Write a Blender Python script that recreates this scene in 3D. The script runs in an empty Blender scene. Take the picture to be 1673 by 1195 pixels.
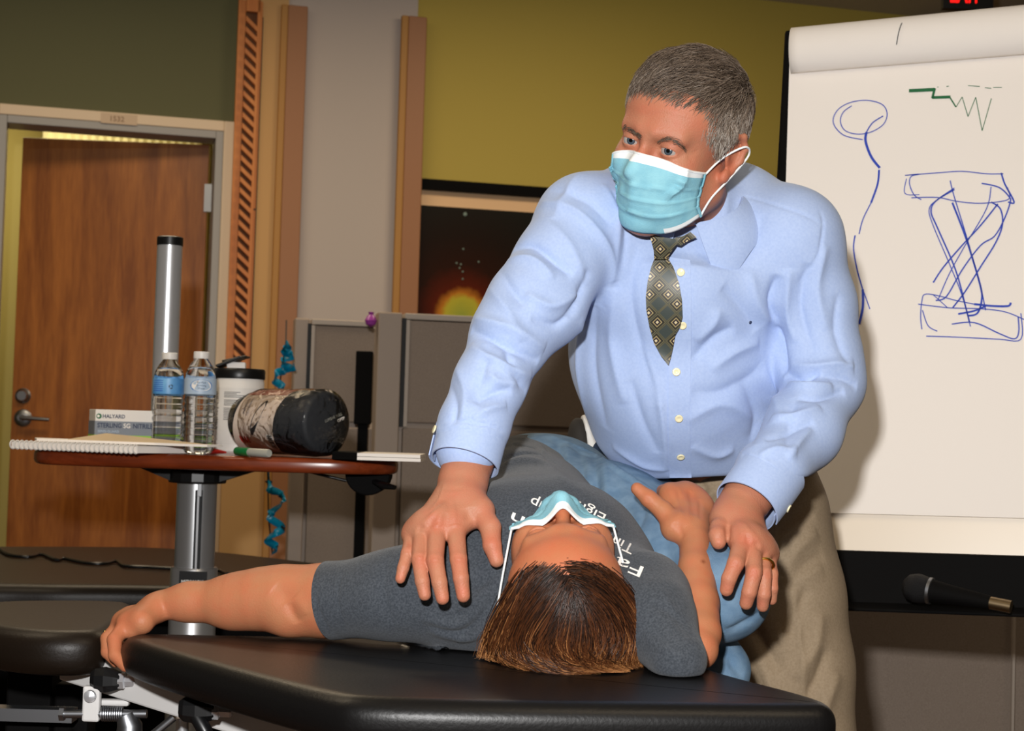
import bpy, bmesh, math, random
import numpy as np
from mathutils import Vector, Matrix
from mathutils.bvhtree import BVHTree

# ------------------------------------------------------------------ camera
SC = bpy.context.scene
COL = SC.collection
FPX, IW, IH = 2600.0, 1673.0, 1195.0
CAMZ = 1.07
PITCH, ROLL = math.radians(2.26), math.radians(1.7)
FW = Vector((0, math.cos(PITCH), math.sin(PITCH)))
R0 = Vector((1, 0, 0)); U0 = R0.cross(FW)
RV = R0 * math.cos(ROLL) + U0 * math.sin(ROLL)
UV = U0 * math.cos(ROLL) - R0 * math.sin(ROLL)
CAM = Vector((0, 0, CAMZ))

def ray(px, py):
    return FW + RV * ((px - IW / 2) / FPX) - UV * ((py - IH / 2) / FPX)
def P(px, py, D):
    d = ray(px, py); return CAM + d * (D / d.y)
def PZ(px, py, z):
    d = ray(px, py); return CAM + d * ((z - CAMZ) / d.z)

cam = bpy.data.objects.new('camera', bpy.data.cameras.new('camera'))
COL.objects.link(cam)
M = Matrix((RV, UV, -FW)).transposed().to_4x4(); M.translation = CAM
cam.matrix_world = M
cam.data.sensor_width = 36.0; cam.data.lens = FPX / IW * 36.0
cam.data.clip_start = 0.05; cam.data.clip_end = 100
cam.data.dof.use_dof = True; cam.data.dof.focus_distance = 2.0; cam.data.dof.aperture_fstop = 13
SC.camera = cam
# ------------------------------------------------------------------ world, lights, exposure
SC.view_settings.view_transform = 'Standard'; SC.view_settings.look = 'None'
SC.view_settings.gamma = 1.0; SC.view_settings.use_curve_mapping = False
SC.view_settings.exposure = 0.0
w = bpy.data.worlds.new('world'); SC.world = w; w.use_nodes = True
w.node_tree.nodes['Background'].inputs[0].default_value = (1.0, .84, .66, 1)
w.node_tree.nodes['Background'].inputs[1].default_value = 0.06

def area(name, loc, target, size, power, col, sizey=None):
    l = bpy.data.lights.new(name, 'AREA'); l.energy = power; l.color = col; l.size = size
    if sizey: l.shape = 'RECTANGLE'; l.size_y = sizey
    o = bpy.data.objects.new(name, l); COL.objects.link(o); o.location = loc
    o.rotation_euler = (Vector(target) - Vector(loc)).to_track_quat('-Z', 'Y').to_euler()
    return o
area('camera_flash', (-0.10, -0.02, CAMZ + .24), (0.05, 2.6, 1.12), .06, 54, (1, .985, .97))
area('ceiling_panel_light', (-1.2, 4.6, 2.86), (-1.2, 4.6, 0), 1.2, 22, (1, .80, .55), .6)
area('ceiling_panel_light', (0.6, 5.0, 2.86), (0.6, 5.3, 0), 1.0, 20, (1, .80, .55), .5)
area('ceiling_panel_light', (-1.6, 2.3, 2.86), (-1.6, 2.3, 0), 1.2, 15, (1, .82, .58), .6)
area('ceiling_panel_light', (0.9, 0.6, 2.86), (0.9, 1.0, 0), 1.2, 14, (1, .8, .55), .6)

# ------------------------------------------------------------------ materials
MATS = {}
def srgb(*c):
    return tuple(((x / 255) / 12.92 if x <= 10 else (((x / 255) + .055) / 1.055) ** 2.4) for x in c) + (1,)
def N(nt, t, **kw):
    n = nt.nodes.new(t)
    for k, v in kw.items(): setattr(n, k, v)
    return n
def mat(name, col, rough=.6, metal=0, col2=None, nscale=30, nstretch=(1, 1, 1), bump=0, bscale=200, bstretch=(1, 1, 1),
        sss=0, sheen=0, spec=.5, trans=0, emis=None, coat=0, detail=4, ramp=(.35, .65), ior=1.45, alpha=1):
    m = bpy.data.materials.new(name); m.use_nodes = True; nt = m.node_tree
    b = nt.nodes['Principled BSDF']; I = b.inputs
    c = col if len(col) == 4 else srgb(*col)
    I['Base Color'].default_value = c
    I['Roughness'].default_value = rough; I['Metallic'].default_value = metal
    I['Specular IOR Level'].default_value = spec; I['IOR'].default_value = ior
    I['Transmission Weight'].default_value = trans; I['Coat Weight'].default_value = coat
    I['Alpha'].default_value = alpha
    if sss:
        I['Subsurface Weight'].default_value = sss; I['Subsurface Radius'].default_value = (.012, .005, .003); I['Subsurface Scale'].default_value = 1
    if sheen: I['Sheen Weight'].default_value = sheen; I['Sheen Roughness'].default_value = .5
    if emis: I['Emission Color'].default_value = srgb(*emis[0]); I['Emission Strength'].default_value = emis[1]
    tc = N(nt, 'ShaderNodeTexCoord')
    if col2:
        mp = N(nt, 'ShaderNodeMapping'); mp.inputs['Scale'].default_value = nstretch
        nz = N(nt, 'ShaderNodeTexNoise'); nz.inputs['Scale'].default_value = nscale; nz.inputs['Detail'].default_value = detail
        rp = N(nt, 'ShaderNodeValToRGB'); rp.color_ramp.elements[0].position = ramp[0]; rp.color_ramp.elements[1].position = ramp[1]
        rp.color_ramp.elements[0].color = c; rp.color_ramp.elements[1].color = col2 if len(col2) == 4 else srgb(*col2)
        nt.links.new(tc.outputs['Object'], mp.inputs[0]); nt.links.new(mp.outputs[0], nz.inputs['Vector'])
        nt.links.new(nz.outputs['Fac'], rp.inputs[0]); nt.links.new(rp.outputs[0], I['Base Color'])
    if bump:
        mp = N(nt, 'ShaderNodeMapping'); mp.inputs['Scale'].default_value = bstretch
        nz = N(nt, 'ShaderNodeTexNoise'); nz.inputs['Scale'].default_value = bscale; nz.inputs['Detail'].default_value = 3
        bp = N(nt, 'ShaderNodeBump'); bp.inputs['Strength'].default_value = bump; bp.inputs['Distance'].default_value = .002
        nt.links.new(tc.outputs['Object'], mp.inputs[0]); nt.links.new(mp.outputs[0], nz.inputs['Vector'])
        nt.links.new(nz.outputs['Fac'], bp.inputs['Height']); nt.links.new(bp.outputs[0], I['Normal'])
    MATS[name] = m
    return m

mat('wall_green', (98, 98, 68), .8, bump=.1, bscale=300)
mat('wall_olive', (184, 164, 76), .7, bump=.1, bscale=300)
mat('wall_cream', (240, 200, 156), .8)
mat('wall_white', (190, 180, 174), .85, bump=.1, bscale=300)
mat('wall_tan', (198, 158, 106), .8, bump=.1, bscale=250)
mat('wall_yellow', (206, 190, 120), .8)
mat('guard_brown', (160, 112, 78), .5)
mat('guard_light', (176, 128, 66), .55)
mat('frame_cream', (226, 204, 176), .5)
mat('frame_grey', (160, 158, 156), .45)
mat('sign_plate', (205, 180, 152), .5)
mat('sign_ink', (150, 120, 95), .6)
mat('floor', (66, 44, 30), .35, col2=(84, 58, 40), nscale=6)
mat('ceiling', (190, 180, 160), .9)
mat('fabric_panel', (150, 136, 124), .95, col2=(136, 122, 110), nscale=420, bump=.3, bscale=500)
mat('panel_post', (158, 142, 128), .5)
mat('panel_trim', (172, 160, 148), .5)
mat('dark_slot', (18, 18, 20), .6)
mat('steel', (205, 206, 208), .33, .85, bump=.03, bscale=60, bstretch=(1, 1, .02))
mat('steel_dull', (150, 152, 156), .38, 1)
mat('chrome', (226, 228, 232), .28, .72)
mat('black_plastic', (14, 14, 15), .35)
mat('black_matte', (9, 8, 8), .75, spec=.12)
mat('white_plastic', (232, 228, 222), .4)
mat('white_paint', (214, 212, 210), .4)
mat('board_cream', (236, 222, 202), .35)
mat('notch_shade_wood', (92, 54, 24), .7)
mat('paper', (250, 243, 236), .85)
mat('paper_kraft', (206, 184, 150), .85)
mat('vinyl', (13, 12, 12), .38, spec=.32, bump=.12, bscale=260, coat=.0)
mat('vinyl_brown', (24, 17, 11), .42, spec=.3, bump=.12, bscale=260)
mat('ink_blue', (40, 70, 190), .6)
mat('ink_green', (20, 105, 60), .6)
mat('ink_dark', (40, 48, 60), .6)
mat('exit_red', (255, 20, 20), .5, emis=((255, 20, 15), 1.1))
mat('lime', (150, 205, 50), .5)
mat('box_grey', (128, 136, 146), .5)
mat('box_navy', (30, 42, 72), .5)
mat('text_navy', (40, 52, 84), .5)
mat('text_black', (22, 22, 24), .5)
mat('text_white', (240, 236, 230), .6)
mat('red_plastic', (170, 30, 22), .3)
mat('green_plastic', (10, 120, 60), .3)
mat('marker_grey', (170, 170, 160), .35)
mat('ribbon_blue', (0, 130, 170), .3)
mat('balloon_purple', (150, 60, 150), .3)
mat('label_blue', (120, 180, 225), .4, col2=(60, 130, 200), nscale=18)
mat('label_pale', (175, 195, 215), .4)
mat('wrap_white', (222, 205, 190), .5, col2=(200, 180, 165), nscale=10)
mat('wrap_red', (150, 66, 40), .45)
mat('foam_dark', (40, 42, 46), .7, bump=.3, bscale=120)
mat('gold', (235, 190, 90), .2, 1)
mat('silver', (230, 230, 230), .2, 1)

def glassy(name, col, rough=0.0, ior=1.45):
    m = mat(name, col, rough, trans=1, ior=ior); return m
glassy('water', (250, 252, 255), 0.0, 1.33)
glassy('plastic_clear', (252, 252, 252), 0.03, 1.25)

def film_mat():
    m = bpy.data.materials.new('clear_film'); m.use_nodes = True; nt = m.node_tree; nt.nodes.clear()
    out = N(nt, 'ShaderNodeOutputMaterial'); mx = N(nt, 'ShaderNodeMixShader')
    tr = N(nt, 'ShaderNodeBsdfTransparent'); gl = N(nt, 'ShaderNodeBsdfGlossy'); gl.inputs['Roughness'].default_value = .12
    gl.inputs['Color'].default_value = (1, .97, .92, 1)
    fr = N(nt, 'ShaderNodeFresnel'); fr.inputs[0].default_value = 1.22
    tc = N(nt, 'ShaderNodeTexCoord'); nz = N(nt, 'ShaderNodeTexNoise'); nz.inputs['Scale'].default_value = 34; nz.inputs['Detail'].default_value = 3
    nz.inputs['Distortion'].default_value = 1.2
    bp = N(nt, 'ShaderNodeBump'); bp.inputs['Strength'].default_value = 1; bp.inputs['Distance'].default_value = .006
    nt.links.new(tc.outputs['Object'], nz.inputs['Vector']); nt.links.new(nz.outputs['Fac'], bp.inputs['Height'])
    nt.links.new(bp.outputs[0], gl.inputs['Normal']); nt.links.new(bp.outputs[0], fr.inputs['Normal'])
    nt.links.new(fr.outputs[0], mx.inputs[0]); nt.links.new(tr.outputs[0], mx.inputs[1]); nt.links.new(gl.outputs[0], mx.inputs[2])
    nt.links.new(mx.outputs[0], out.inputs[0]); MATS['clear_film'] = m
film_mat()

def wood_mat(name, c1, c2, scale, stretch, rough=.4):
    m = bpy.data.materials.new(name); m.use_nodes = True; nt = m.node_tree; b = nt.nodes['Principled BSDF']
    tc = N(nt, 'ShaderNodeTexCoord'); mp = N(nt, 'ShaderNodeMapping'); mp.inputs['Scale'].default_value = stretch
    nz = N(nt, 'ShaderNodeTexNoise'); nz.inputs['Scale'].default_value = scale; nz.inputs['Detail'].default_value = 6; nz.inputs['Distortion'].default_value = .6
    n2 = N(nt, 'ShaderNodeTexNoise'); n2.inputs['Scale'].default_value = scale * 7; n2.inputs['Detail'].default_value = 3
    ad = N(nt, 'ShaderNodeMath', operation='MULTIPLY_ADD'); ad.inputs[1].default_value = .35
    rp = N(nt, 'ShaderNodeValToRGB'); rp.color_ramp.elements[0].position = .42; rp.color_ramp.elements[1].position = .82
    rp.color_ramp.elements[0].color = srgb(*c1); rp.color_ramp.elements[1].color = srgb(*c2)
    nt.links.new(tc.outputs['Object'], mp.inputs[0]); nt.links.new(mp.outputs[0], nz.inputs['Vector']); nt.links.new(mp.outputs[0], n2.inputs['Vector'])
    nt.links.new(n2.outputs['Fac'], ad.inputs[0]); nt.links.new(nz.outputs['Fac'], ad.inputs[2])
    nt.links.new(ad.outputs[0], rp.inputs[0]); nt.links.new(rp.outputs[0], b.inputs['Base Color'])
    b.inputs['Roughness'].default_value = rough; MATS[name] = m
wood_mat('door_wood', (182, 112, 46), (134, 74, 24), 3, (5, 5, .55), .35)
wood_mat('table_wood', (150, 66, 30), (110, 44, 18), 4, (1, 6, 6), .25)
wood_mat('ladder_wood', (216, 138, 66), (190, 112, 48), 4, (4, 4, .5), .45)

# ------------------------------------------------------------------ mesh helpers
ORG = {}
def empty(name, loc, label, cat, group=None):
    o = bpy.data.objects.new(name, None); COL.objects.link(o); o.location = loc; o.empty_display_size = .05
    o['label'] = label; o['category'] = cat
    if group: o['group'] = group
    ORG[o] = Vector(loc); return o
def org(parent):
    while parent is not None:
        if parent in ORG: return ORG[parent]
        parent = parent.parent
    return Vector((0, 0, 0))
def tag(o, label, cat, group=None):
    o['label'] = label; o['category'] = cat
    if group: o['group'] = group
    return o

class MB:
    def __init__(s): s.v = []; s.f = []; s.mi = []; s.uv = None
    def add(s, vs, fs, mi=0):
        n = len(s.v); s.v += [tuple(v) for v in vs]; s.f += [tuple(i + n for i in f) for f in fs]; s.mi += [mi] * len(fs); return s
    def box(s, c, size, M=None, mi=0):
        hx, hy, hz = size[0] / 2, size[1] / 2, size[2] / 2
        vs = [Vector((x, y, z)) for x in (-hx, hx) for y in (-hy, hy) for z in (-hz, hz)]
        if M is not None: vs = [M @ v for v in vs]
        c = Vector(c); vs = [v + c for v in vs]
        return s.add(vs, [(0, 1, 3, 2), (4, 6, 7, 5), (0, 4, 5, 1), (2, 3, 7, 6), (0, 2, 6, 4), (1, 5, 7, 3)], mi)
    def hexa(s, q, d, mi=0):   # four corners and a thickness vector
        q = [Vector(p) for p in q]; d = Vector(d)
        return s.add(q + [p + d for p in q], [(0, 1, 2, 3), (7, 6, 5, 4), (0, 4, 5, 1), (1, 5, 6, 2), (2, 6, 7, 3), (3, 7, 4, 0)], mi)
    def tube(s, pts, r, n=12, cap=True, mi=0, up=None, flat=1.0):
        pts = [Vector(p) for p in pts]; rs = r if hasattr(r, '__len__') else [r] * len(pts)
        vs = []; a = None
        for i, p in enumerate(pts):
            t = (pts[min(i + 1, len(pts) - 1)] - pts[max(i - 1, 0)]).normalized()
            if a is None: a = Vector(up) if up else (Vector((0, 0, 1)) if abs(t.z) < .9 else Vector((1, 0, 0)))
            a = (a - t * a.dot(t)).normalized(); b = t.cross(a)
            for k in range(n):
                th = 2 * math.pi * k / n
                vs.append(p + (a * math.cos(th) * flat + b * math.sin(th)) * rs[i])
        fs = [(i * n + k, i * n + (k + 1) % n, (i + 1) * n + (k + 1) % n, (i + 1) * n + k) for i in range(len(pts) - 1) for k in range(n)]
        if cap: fs += [tuple(range(n))[::-1], tuple((len(pts) - 1) * n + k for k in range(n))]
        return s.add(vs, fs, mi)
    def lathe(s, prof, c, n=32, axis=(0, 0, 1), mi=0):
        ax = Vector(axis).normalized(); a = Vector((1, 0, 0)) if abs(ax.x) < .9 else Vector((0, 1, 0))
        a = (a - ax * a.dot(ax)).normalized(); b = ax.cross(a); c = Vector(c)
        vs = [c + ax * z + (a * math.cos(2 * math.pi * k / n) + b * math.sin(2 * math.pi * k / n)) * max(r, 1e-5) for r, z in prof for k in range(n)]
        fs = [(i * n + k, i * n + (k + 1) % n, (i + 1) * n + (k + 1) % n, (i + 1) * n + k) for i in range(len(prof) - 1) for k in range(n)]
        fs += [tuple(range(n))[::-1], tuple((len(prof) - 1) * n + k for k in range(n))]
        return s.add(vs, fs, mi)
    def slab(s, outline, z0, z1, r, seg=4, mi=0):  # outline: list of (x,y) ccw, rounded rim
        n = len(outline); pts = [Vector((p[0], p[1])) for p in outline]
        nr = []
        for i in range(n):
            t = (pts[(i + 1) % n] - pts[i - 1]).normalized(); nr.append(Vector((t.y, -t.x)))
        rings = [(math.sin(k / seg * math.pi / 2), math.cos(k / seg * math.pi / 2)) for k in range(seg + 1)]
        lv = [(r * 1.3, z0)] + [(r * (1 - a), z0 + r * (1 - b)) for a, b in rings[::-1]][::-1][::1] + [(r * (1 - a), z1 - r * (1 - b)) for a, b in rings[::-1]] + [(r * 1.3, z1)]
        vs = []
        for ins, z in lv: vs += [(pts[i].x - nr[i].x * ins, pts[i].y - nr[i].y * ins, z) for i in range(n)]
        fs = [(j * n + i, j * n + (i + 1) % n, (j + 1) * n + (i + 1) % n, (j + 1) * n + i) for j in range(len(lv) - 1) for i in range(n)]
        fs += [tuple(range(n))[::-1], tuple((len(lv) - 1) * n + i for i in range(n))]
        return s.add(vs, fs, mi)
    def build(s, name, mats, parent=None, smooth=False, bevel=0, kind=None, auto=True):
        me = bpy.data.meshes.new(name); o_ = org(parent)
        me.from_pydata([(v[0] - o_.x, v[1] - o_.y, v[2] - o_.z) for v in s.v], [], s.f); me.update()
        if not isinstance(mats, (list, tuple)): mats = [mats]
        for m in mats: me.materials.append(MATS[m] if isinstance(m, str) else m)
        if len(mats) > 1: me.polygons.foreach_set('material_index', s.mi)
        o = bpy.data.objects.new(name, me); COL.objects.link(o)
        if parent is not None: o.parent = parent
        bm = bmesh.new(); bm.from_mesh(me); bmesh.ops.recalc_face_normals(bm, faces=bm.faces); bm.to_mesh(me); bm.free()
        if smooth:
            me.polygons.foreach_set('use_smooth', [True] * len(me.polygons))
            if auto:
                try: me.set_sharp_from_angle(angle=math.radians(40))
                except Exception: pass
        if bevel:
            b = o.modifiers.new('bevel', 'BEVEL'); b.width = bevel; b.segments = 2; b.limit_method = 'ANGLE'
        if kind: o['kind'] = kind
        return o

def chaikin(pts, it=2, closed=True):
    pts = [Vector(p) for p in pts]
    for _ in range(it):
        out = []; n = len(pts)
        for i in range(n if closed else n - 1):
            a, b = pts[i], pts[(i + 1) % n]; out += [a * .75 + b * .25, a * .25 + b * .75]
        if not closed: out = [pts[0]] + out + [pts[-1]]
        pts = out
    return pts
def spline(pts, n=8):
    pts = [Vector(p) for p in pts]; out = []
    for i in range(len(pts) - 1):
        p0, p1, p2, p3 = pts[max(i - 1, 0)], pts[i], pts[i + 1], pts[min(i + 2, len(pts) - 1)]
        for k in range(n):
            t = k / n
            out.append(.5 * ((2 * p1) + (p2 - p0) * t + (2 * p0 - 5 * p1 + 4 * p2 - p3) * t * t + (3 * p1 - p0 - 3 * p2 + p3) * t ** 3))
    out.append(pts[-1]); return out

def text_verts(body, size=1.0, bold=0, align='LEFT', extrude=0.0):
    cu = bpy.data.curves.new('t', 'FONT'); cu.body = body; cu.size = size; cu.align_x = align; cu.offset = bold; cu.extrude = extrude
    cu.resolution_u = 3
    ob = bpy.data.objects.new('t', cu); COL.objects.link(ob); dg = bpy.context.evaluated_depsgraph_get(); dg.update()
    me = bpy.data.meshes.new_from_object(ob.evaluated_get(dg))
    vs = [Vector(v.co) for v in me.vertices]; fs = [tuple(p.vertices) for p in me.polygons]
    bpy.data.objects.remove(ob); bpy.data.curves.remove(cu); bpy.data.meshes.remove(me)
    return vs, fs
def text_on(name, body, origin, ex, ey, height, material, parent, bold=0, width=None):
    """flat lettering lying on a surface: origin is the lower left corner, ex/ey unit axes"""
    vs, fs = text_verts(body, 1.0, bold)
    x0 = min(v.x for v in vs); x1 = max(v.x for v in vs)
    capv, _ = text_verts('H', 1.0, bold); h = max(v.y for v in capv)
    s = height / h; sx = s if width is None else width / (x1 - x0)
    ex = Vector(ex).normalized(); ey = Vector(ey).normalized(); nn = ex.cross(ey); origin = Vector(origin)
    mb = MB(); mb.add([origin + ex * ((v.x - x0) * sx) + ey * (v.y * s) + nn * .0008 for v in vs], fs)
    return mb.build(name, material, parent)
# ------------------------------------------------------------------ the room shell
WA = math.radians(15.5)
WD = Vector((math.cos(WA), math.sin(WA), 0)); WN = Vector((math.sin(WA), -math.cos(WA), 0))   # along the wall, out of the wall
WO = P(200, 600, 6.1); WO.z = 0
def WP(px, py, off=0.0):
    """point where the sight line meets the vertical plane standing off metres before the door wall: (s, z)"""
    d = ray(px, py); o = WO + WN * off
    t = (o - CAM).dot(WN) / d.dot(WN); p = CAM + d * t
    return (p - WO).dot(WD), p.z
def WS(px, off=0.0, py=600): return WP(px, py, off)[0]
def WZ(px, py, off=0.0): return WP(px, py, off)[1]
def wall_box(mb, s0, s1, z0, z1, n0, n1, mi=0):
    q = [WO + WD * s + WN * n0 + Vector((0, 0, z)) for s, z in ((s0, z0), (s1, z0), (s1, z1), (s0, z1))]
    return mb.hexa(q, WN * (n1 - n0), mi)
CEIL = 2.95
MB().box((0, 4.5, -.05), (12, 14, .1)).build('floor', 'floor', kind='structure')
MB().box((0, 4.5, CEIL + .05), (12, 14, .1)).build('ceiling', 'ceiling', kind='structure')
sfl, zfl = WP(9, 260); sfr, zfr = WP(352, 260)
s_open0, s_open1 = WP(-6, 300)[0], WP(362, 300)[0]
z_head = WZ(200, 203)
# green wall with its doorway
mb = MB()
s_edge = WS(400, 0, 300)
wall_box(mb, -3.2, s_open0 - .03, 0, CEIL, -.12, 0); wall_box(mb, s_open0 - .03, s_open1 + .03, z_head + .02, CEIL, -.12, 0); wall_box(mb, s_open1 + .03, s_edge, 0, CEIL, -.12, 0)
mb.build('wall_left', 'wall_green', kind='structure')
# tan pilaster
s_p0, s_p1 = WS(380, .05, 300), WS(462, .05, 300)
mb = MB(); wall_box(mb, s_p0, s_p1, 0, CEIL, -.02, .05)
mb.build('wall_pilaster', 'wall_tan', kind='structure')
s_w1 = WS(672, 0, 300)
mb = MB(); wall_box(mb, s_p1, s_w1, 0, CEIL, -.12, .02)
mb.build('wall_centre', 'wall_white', kind='structure')
s_o1 = WS(1497, 0, 20)
z_r1, z_r0 = WZ(700, 294), WZ(700, 311)
mb = MB(); wall_box(mb, s_w1, s_o1, z_r0, CEIL, -.12, 0); mb.build('wall_back', 'wall_olive', kind='structure')
mb = MB(); wall_box(mb, s_w1, s_o1, 0, z_r0, -.12, -.005); mb.build('wall_back_lower', 'wall_cream', kind='structure')
mb = MB(); wall_box(mb, s_w1, s_w1 + 3.0, z_r0, z_r1, -.005, .03); mb.build('trim_1', 'black_matte', kind='structure')
# far tan wall beyond the end of the olive wall
mb = MB(); wall_box(mb, s_o1 - .5, s_o1 + 4, 0, CEIL, -1.6, -1.4); wall_box(mb, s_o1 - .01, s_o1, 0, CEIL, -1.5, -.12)
mb.build('wall_right', 'wall_tan', kind='structure')
# corner guards
def guard(name, px0, px1, pxs, ytop):
    o0 = .075
    a, b = WS(px0, o0, 250), WS(px1, o0, 250); zt = WZ((px0 + px1) / 2, ytop, o0)
    mb = MB(); wall_box(mb, a, b, 0, zt, .018, o0, 0)
    c = WS(pxs, o0, 250); wall_box(mb, c, a, 0, zt, .045, o0 - .002, 1)
    mb.build(name, ['guard_brown', 'guard_light'], kind='structure', bevel=.004)
guard('trim_2', 463, 495, 452, 8); guard('trim_3', 661, 691, 650, 26)
# room beyond the doorway
mb = MB(); wall_box(mb, s_open0 - 1.2, s_open1 + .9, 0, CEIL, -2.3, -2.2); mb.build('wall_room_beyond', 'wall_yellow', kind='structure')
mb = MB(); wall_box(mb, s_open1 + .16, s_open1 + .2, 0, CEIL, -2.2, -.12); mb.build('wall_room_side', 'wall_yellow', kind='structure')
area('corridor_light', WO + WD * (s_open0 + .1) - WN * 1.2 + Vector((0, 0, 2.75)), WO + WD * s_open0 - WN * 1.4, .8, 16, (1, .85, .5))
# door frame
mb = MB()
zo = WZ(200, 186)
fo = .02
wall_box(mb, s_open0 - .075, s_open0 - .0, 0, zo, 0, fo, 0); wall_box(mb, s_open1 - .0, s_open1 + .055, 0, zo, 0, fo, 0); wall_box(mb, s_open0, s_open1, z_head, zo, 0, fo, 0)
wall_box(mb, s_open1 - .03, s_open1, 0, z_head, -.13, fo - .004, 1); wall_box(mb, s_open0, s_open0 + .03, 0, z_head, -.13, fo - .004, 1); wall_box(mb, s_open0 + .03, s_open1 - .03, z_head - .03, z_head, -.13, fo - .004, 1)
fr = mb.build('door_frame', ['frame_cream', 'frame_grey'], kind='structure', bevel=.003)
# number plate
c0 = WO + WD * WS(165, fo, 196) + WN * fo + Vector((0, 0, WZ(165, 201, fo)))
mb = MB(); mb.hexa([c0, c0 + WD * .135, c0 + WD * .135 + Vector((0, 0, .04)), c0 + Vector((0, 0, .04))], WN * .004)
pl = mb.build('number_plate', 'sign_plate'); tag(pl, 'small tan room number plate on the door head', 'sign'); ORG[pl] = Vector((0, 0, 0))
text_on('number', '1532', c0 + WD * .035 + WN * .004 + Vector((0, 0, .01)), WD, (0, 0, 1), .02, 'sign_ink', pl, bold=.02)
# door leaf, ajar away from us, hinged at the right
hinge = WO + WD * (s_open1 - .045) - WN * .10
e = P(26, 600, 1); d = ray(26, 500)
ang = math.radians(12)
ld = -(WD * math.cos(ang)) - WN * math.sin(ang)
# leaf width so its free edge falls where the photo has it
t = ((hinge.x - CAM.x) * d.y - (hinge.y - CAM.y) * d.x) / (ld.y * d.x - ld.x * d.y)
lw = abs(t)
zt = WZ(200, 233, -.2)
ln = Vector((-ld.y, ld.x, 0)) * -1
if ln.dot(WN) < 0: ln = -ln
mb = MB(); q = [hinge, hinge + ld * lw, hinge + ld * lw + Vector((0, 0, zt)), hinge + Vector((0, 0, zt))]
mb.hexa(q, -ln * .045)
door = mb.build('door_1', 'door_wood', kind='structure', bevel=.002); ORG[door] = Vector((0, 0, 0))
def on_door(px, py):
    d = ray(px, py); t = (hinge - CAM).dot(ln) / d.dot(ln); return CAM + d * t
h = on_door(38, 683); k = on_door(38, 647)
mb = MB(); mb.lathe([(.034, 0), (.034, .006), (.028, .012), (.012, .014), (.012, .05)], h, axis=ln)
mb.tube([h + ln * .045, h + ln * .05 - ld * .02, h + ln * .048 - ld * .11 - Vector((0, 0, .004))], [.012, .011, .009], flat=.8)
mb.build('door_handle', 'steel_dull', door, smooth=True)
MB().lathe([(.03, 0), (.03, .008), (.022, .014), (.018, .03), (.0, .03)], k, axis=ln).build('deadbolt', 'steel_dull', door, smooth=True)
hg = on_door(343, 326); mb = MB()
mb.hexa([hg + Vector((0, 0, -.05)) - ld * .022, hg + Vector((0, 0, -.05)) + ld * .022, hg + Vector((0, 0, .06)) + ld * .022, hg + Vector((0, 0, .06)) - ld * .022], ln * .008)
mb.tube([hg + ln * .012 - ld * .024 + Vector((0, 0, -.055)), hg + ln * .012 - ld * .024 + Vector((0, 0, .065))], .008)
mb.build('hinge', 'steel_dull', door, smooth=True)
# pleated blind in the room beyond, over the door top
mb = MB(); so = -1.9; a = WS(70, so, 225); b = WS(330, so, 225)
n = 40; pts = [WO + WD * (a + (b - a) * i / n) + WN * (so + (.012 if i % 2 else 0)) for i in range(n + 1)]
vs = []
for p in pts: vs += [p + Vector((0, 0, 1.2)), p + Vector((0, 0, CEIL))]
mb.add(vs + [v + -WN * .01 for v in vs], [(2 * i, 2 * i + 2, 2 * i + 3, 2 * i + 1) for i in range(n)] + [(2 * i + 1 + 2 * n + 2, 2 * i + 3 + 2 * n + 2, 2 * i + 2 + 2 * n + 2, 2 * i + 2 * n + 2) for i in range(n)])
tag(mb.build('pleated_blind', mat('blind', (240, 232, 190), .8)), 'pale pleated window blind seen through the gap above the open door', 'blind')
# exit sign
ex = P(1580, 4, 5.2); ra = Vector((1, .1, 0)).normalized(); sg = empty('exit_sign', ex + Vector((0, 0, 0)), 'black exit sign with red letters above the flip chart', 'sign')
MB().box(ex + Vector((0, 0, .05)), (.165, .03, .15)).build('housing', 'black_plastic', sg)
MB().tube([ex + Vector((0, 0, .12)), Vector((ex.x, ex.y, CEIL))], .01).build('hanger', 'black_plastic', sg)
text_on('lettering', 'EXIT', ex + Vector((-.06, -.0155, -.004)), (1, 0, 0), (0, 0, 1), .1, 'exit_red', sg, bold=.015, width=.1)

# picture on the lower wall: dark print with a glowing ball
mp_ = bpy.data.materials.new('print'); mp_.use_nodes = True; nt = mp_.node_tree; b = nt.nodes['Principled BSDF']; b.inputs['Roughness'].default_value = .2
pc = WO + WD * WS(755, .02, 500) + WN * .02; pc.z = WZ(755, 515, .02)
tc = N(nt, 'ShaderNodeTexCoord'); vm = N(nt, 'ShaderNodeVectorMath', operation='DISTANCE'); vm.inputs[1].default_value = (0, 0, 0)
nt.links.new(tc.outputs['Object'], vm.inputs[0])
nz = N(nt, 'ShaderNodeTexNoise'); nz.inputs['Scale'].default_value = 30; nt.links.new(tc.outputs['Object'], nz.inputs['Vector'])
ad = N(nt, 'ShaderNodeMath', operation='MULTIPLY_ADD'); ad.inputs[1].default_value = .03; nt.links.new(nz.outputs['Fac'], ad.inputs[0]); nt.links.new(vm.outputs['Value'], ad.inputs[2])
rp = N(nt, 'ShaderNodeValToRGB'); cr = rp.color_ramp
cr.elements[0].position = .0; cr.elements[0].color = srgb(150, 165, 70); cr.elements[1].position = .085; cr.elements[1].color = srgb(190, 180, 60)
for p_, c_ in ((.105, (190, 120, 40)), (.135, (90, 30, 12)), (.22, (46, 22, 12)), (.34, (34, 22, 16)), (.5, (26, 26, 22))):
    e_ = cr.elements.new(p_); e_.color = srgb(*c_)
nt.links.new(ad.outputs[0], rp.inputs[0]); nt.links.new(rp.outputs[0], b.inputs['Base Color']); MATS['print'] = mp_
pic = empty('framed_picture', pc, 'dark print of a glowing yellow green ball on the lower wall behind the standing person', 'picture')
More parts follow.
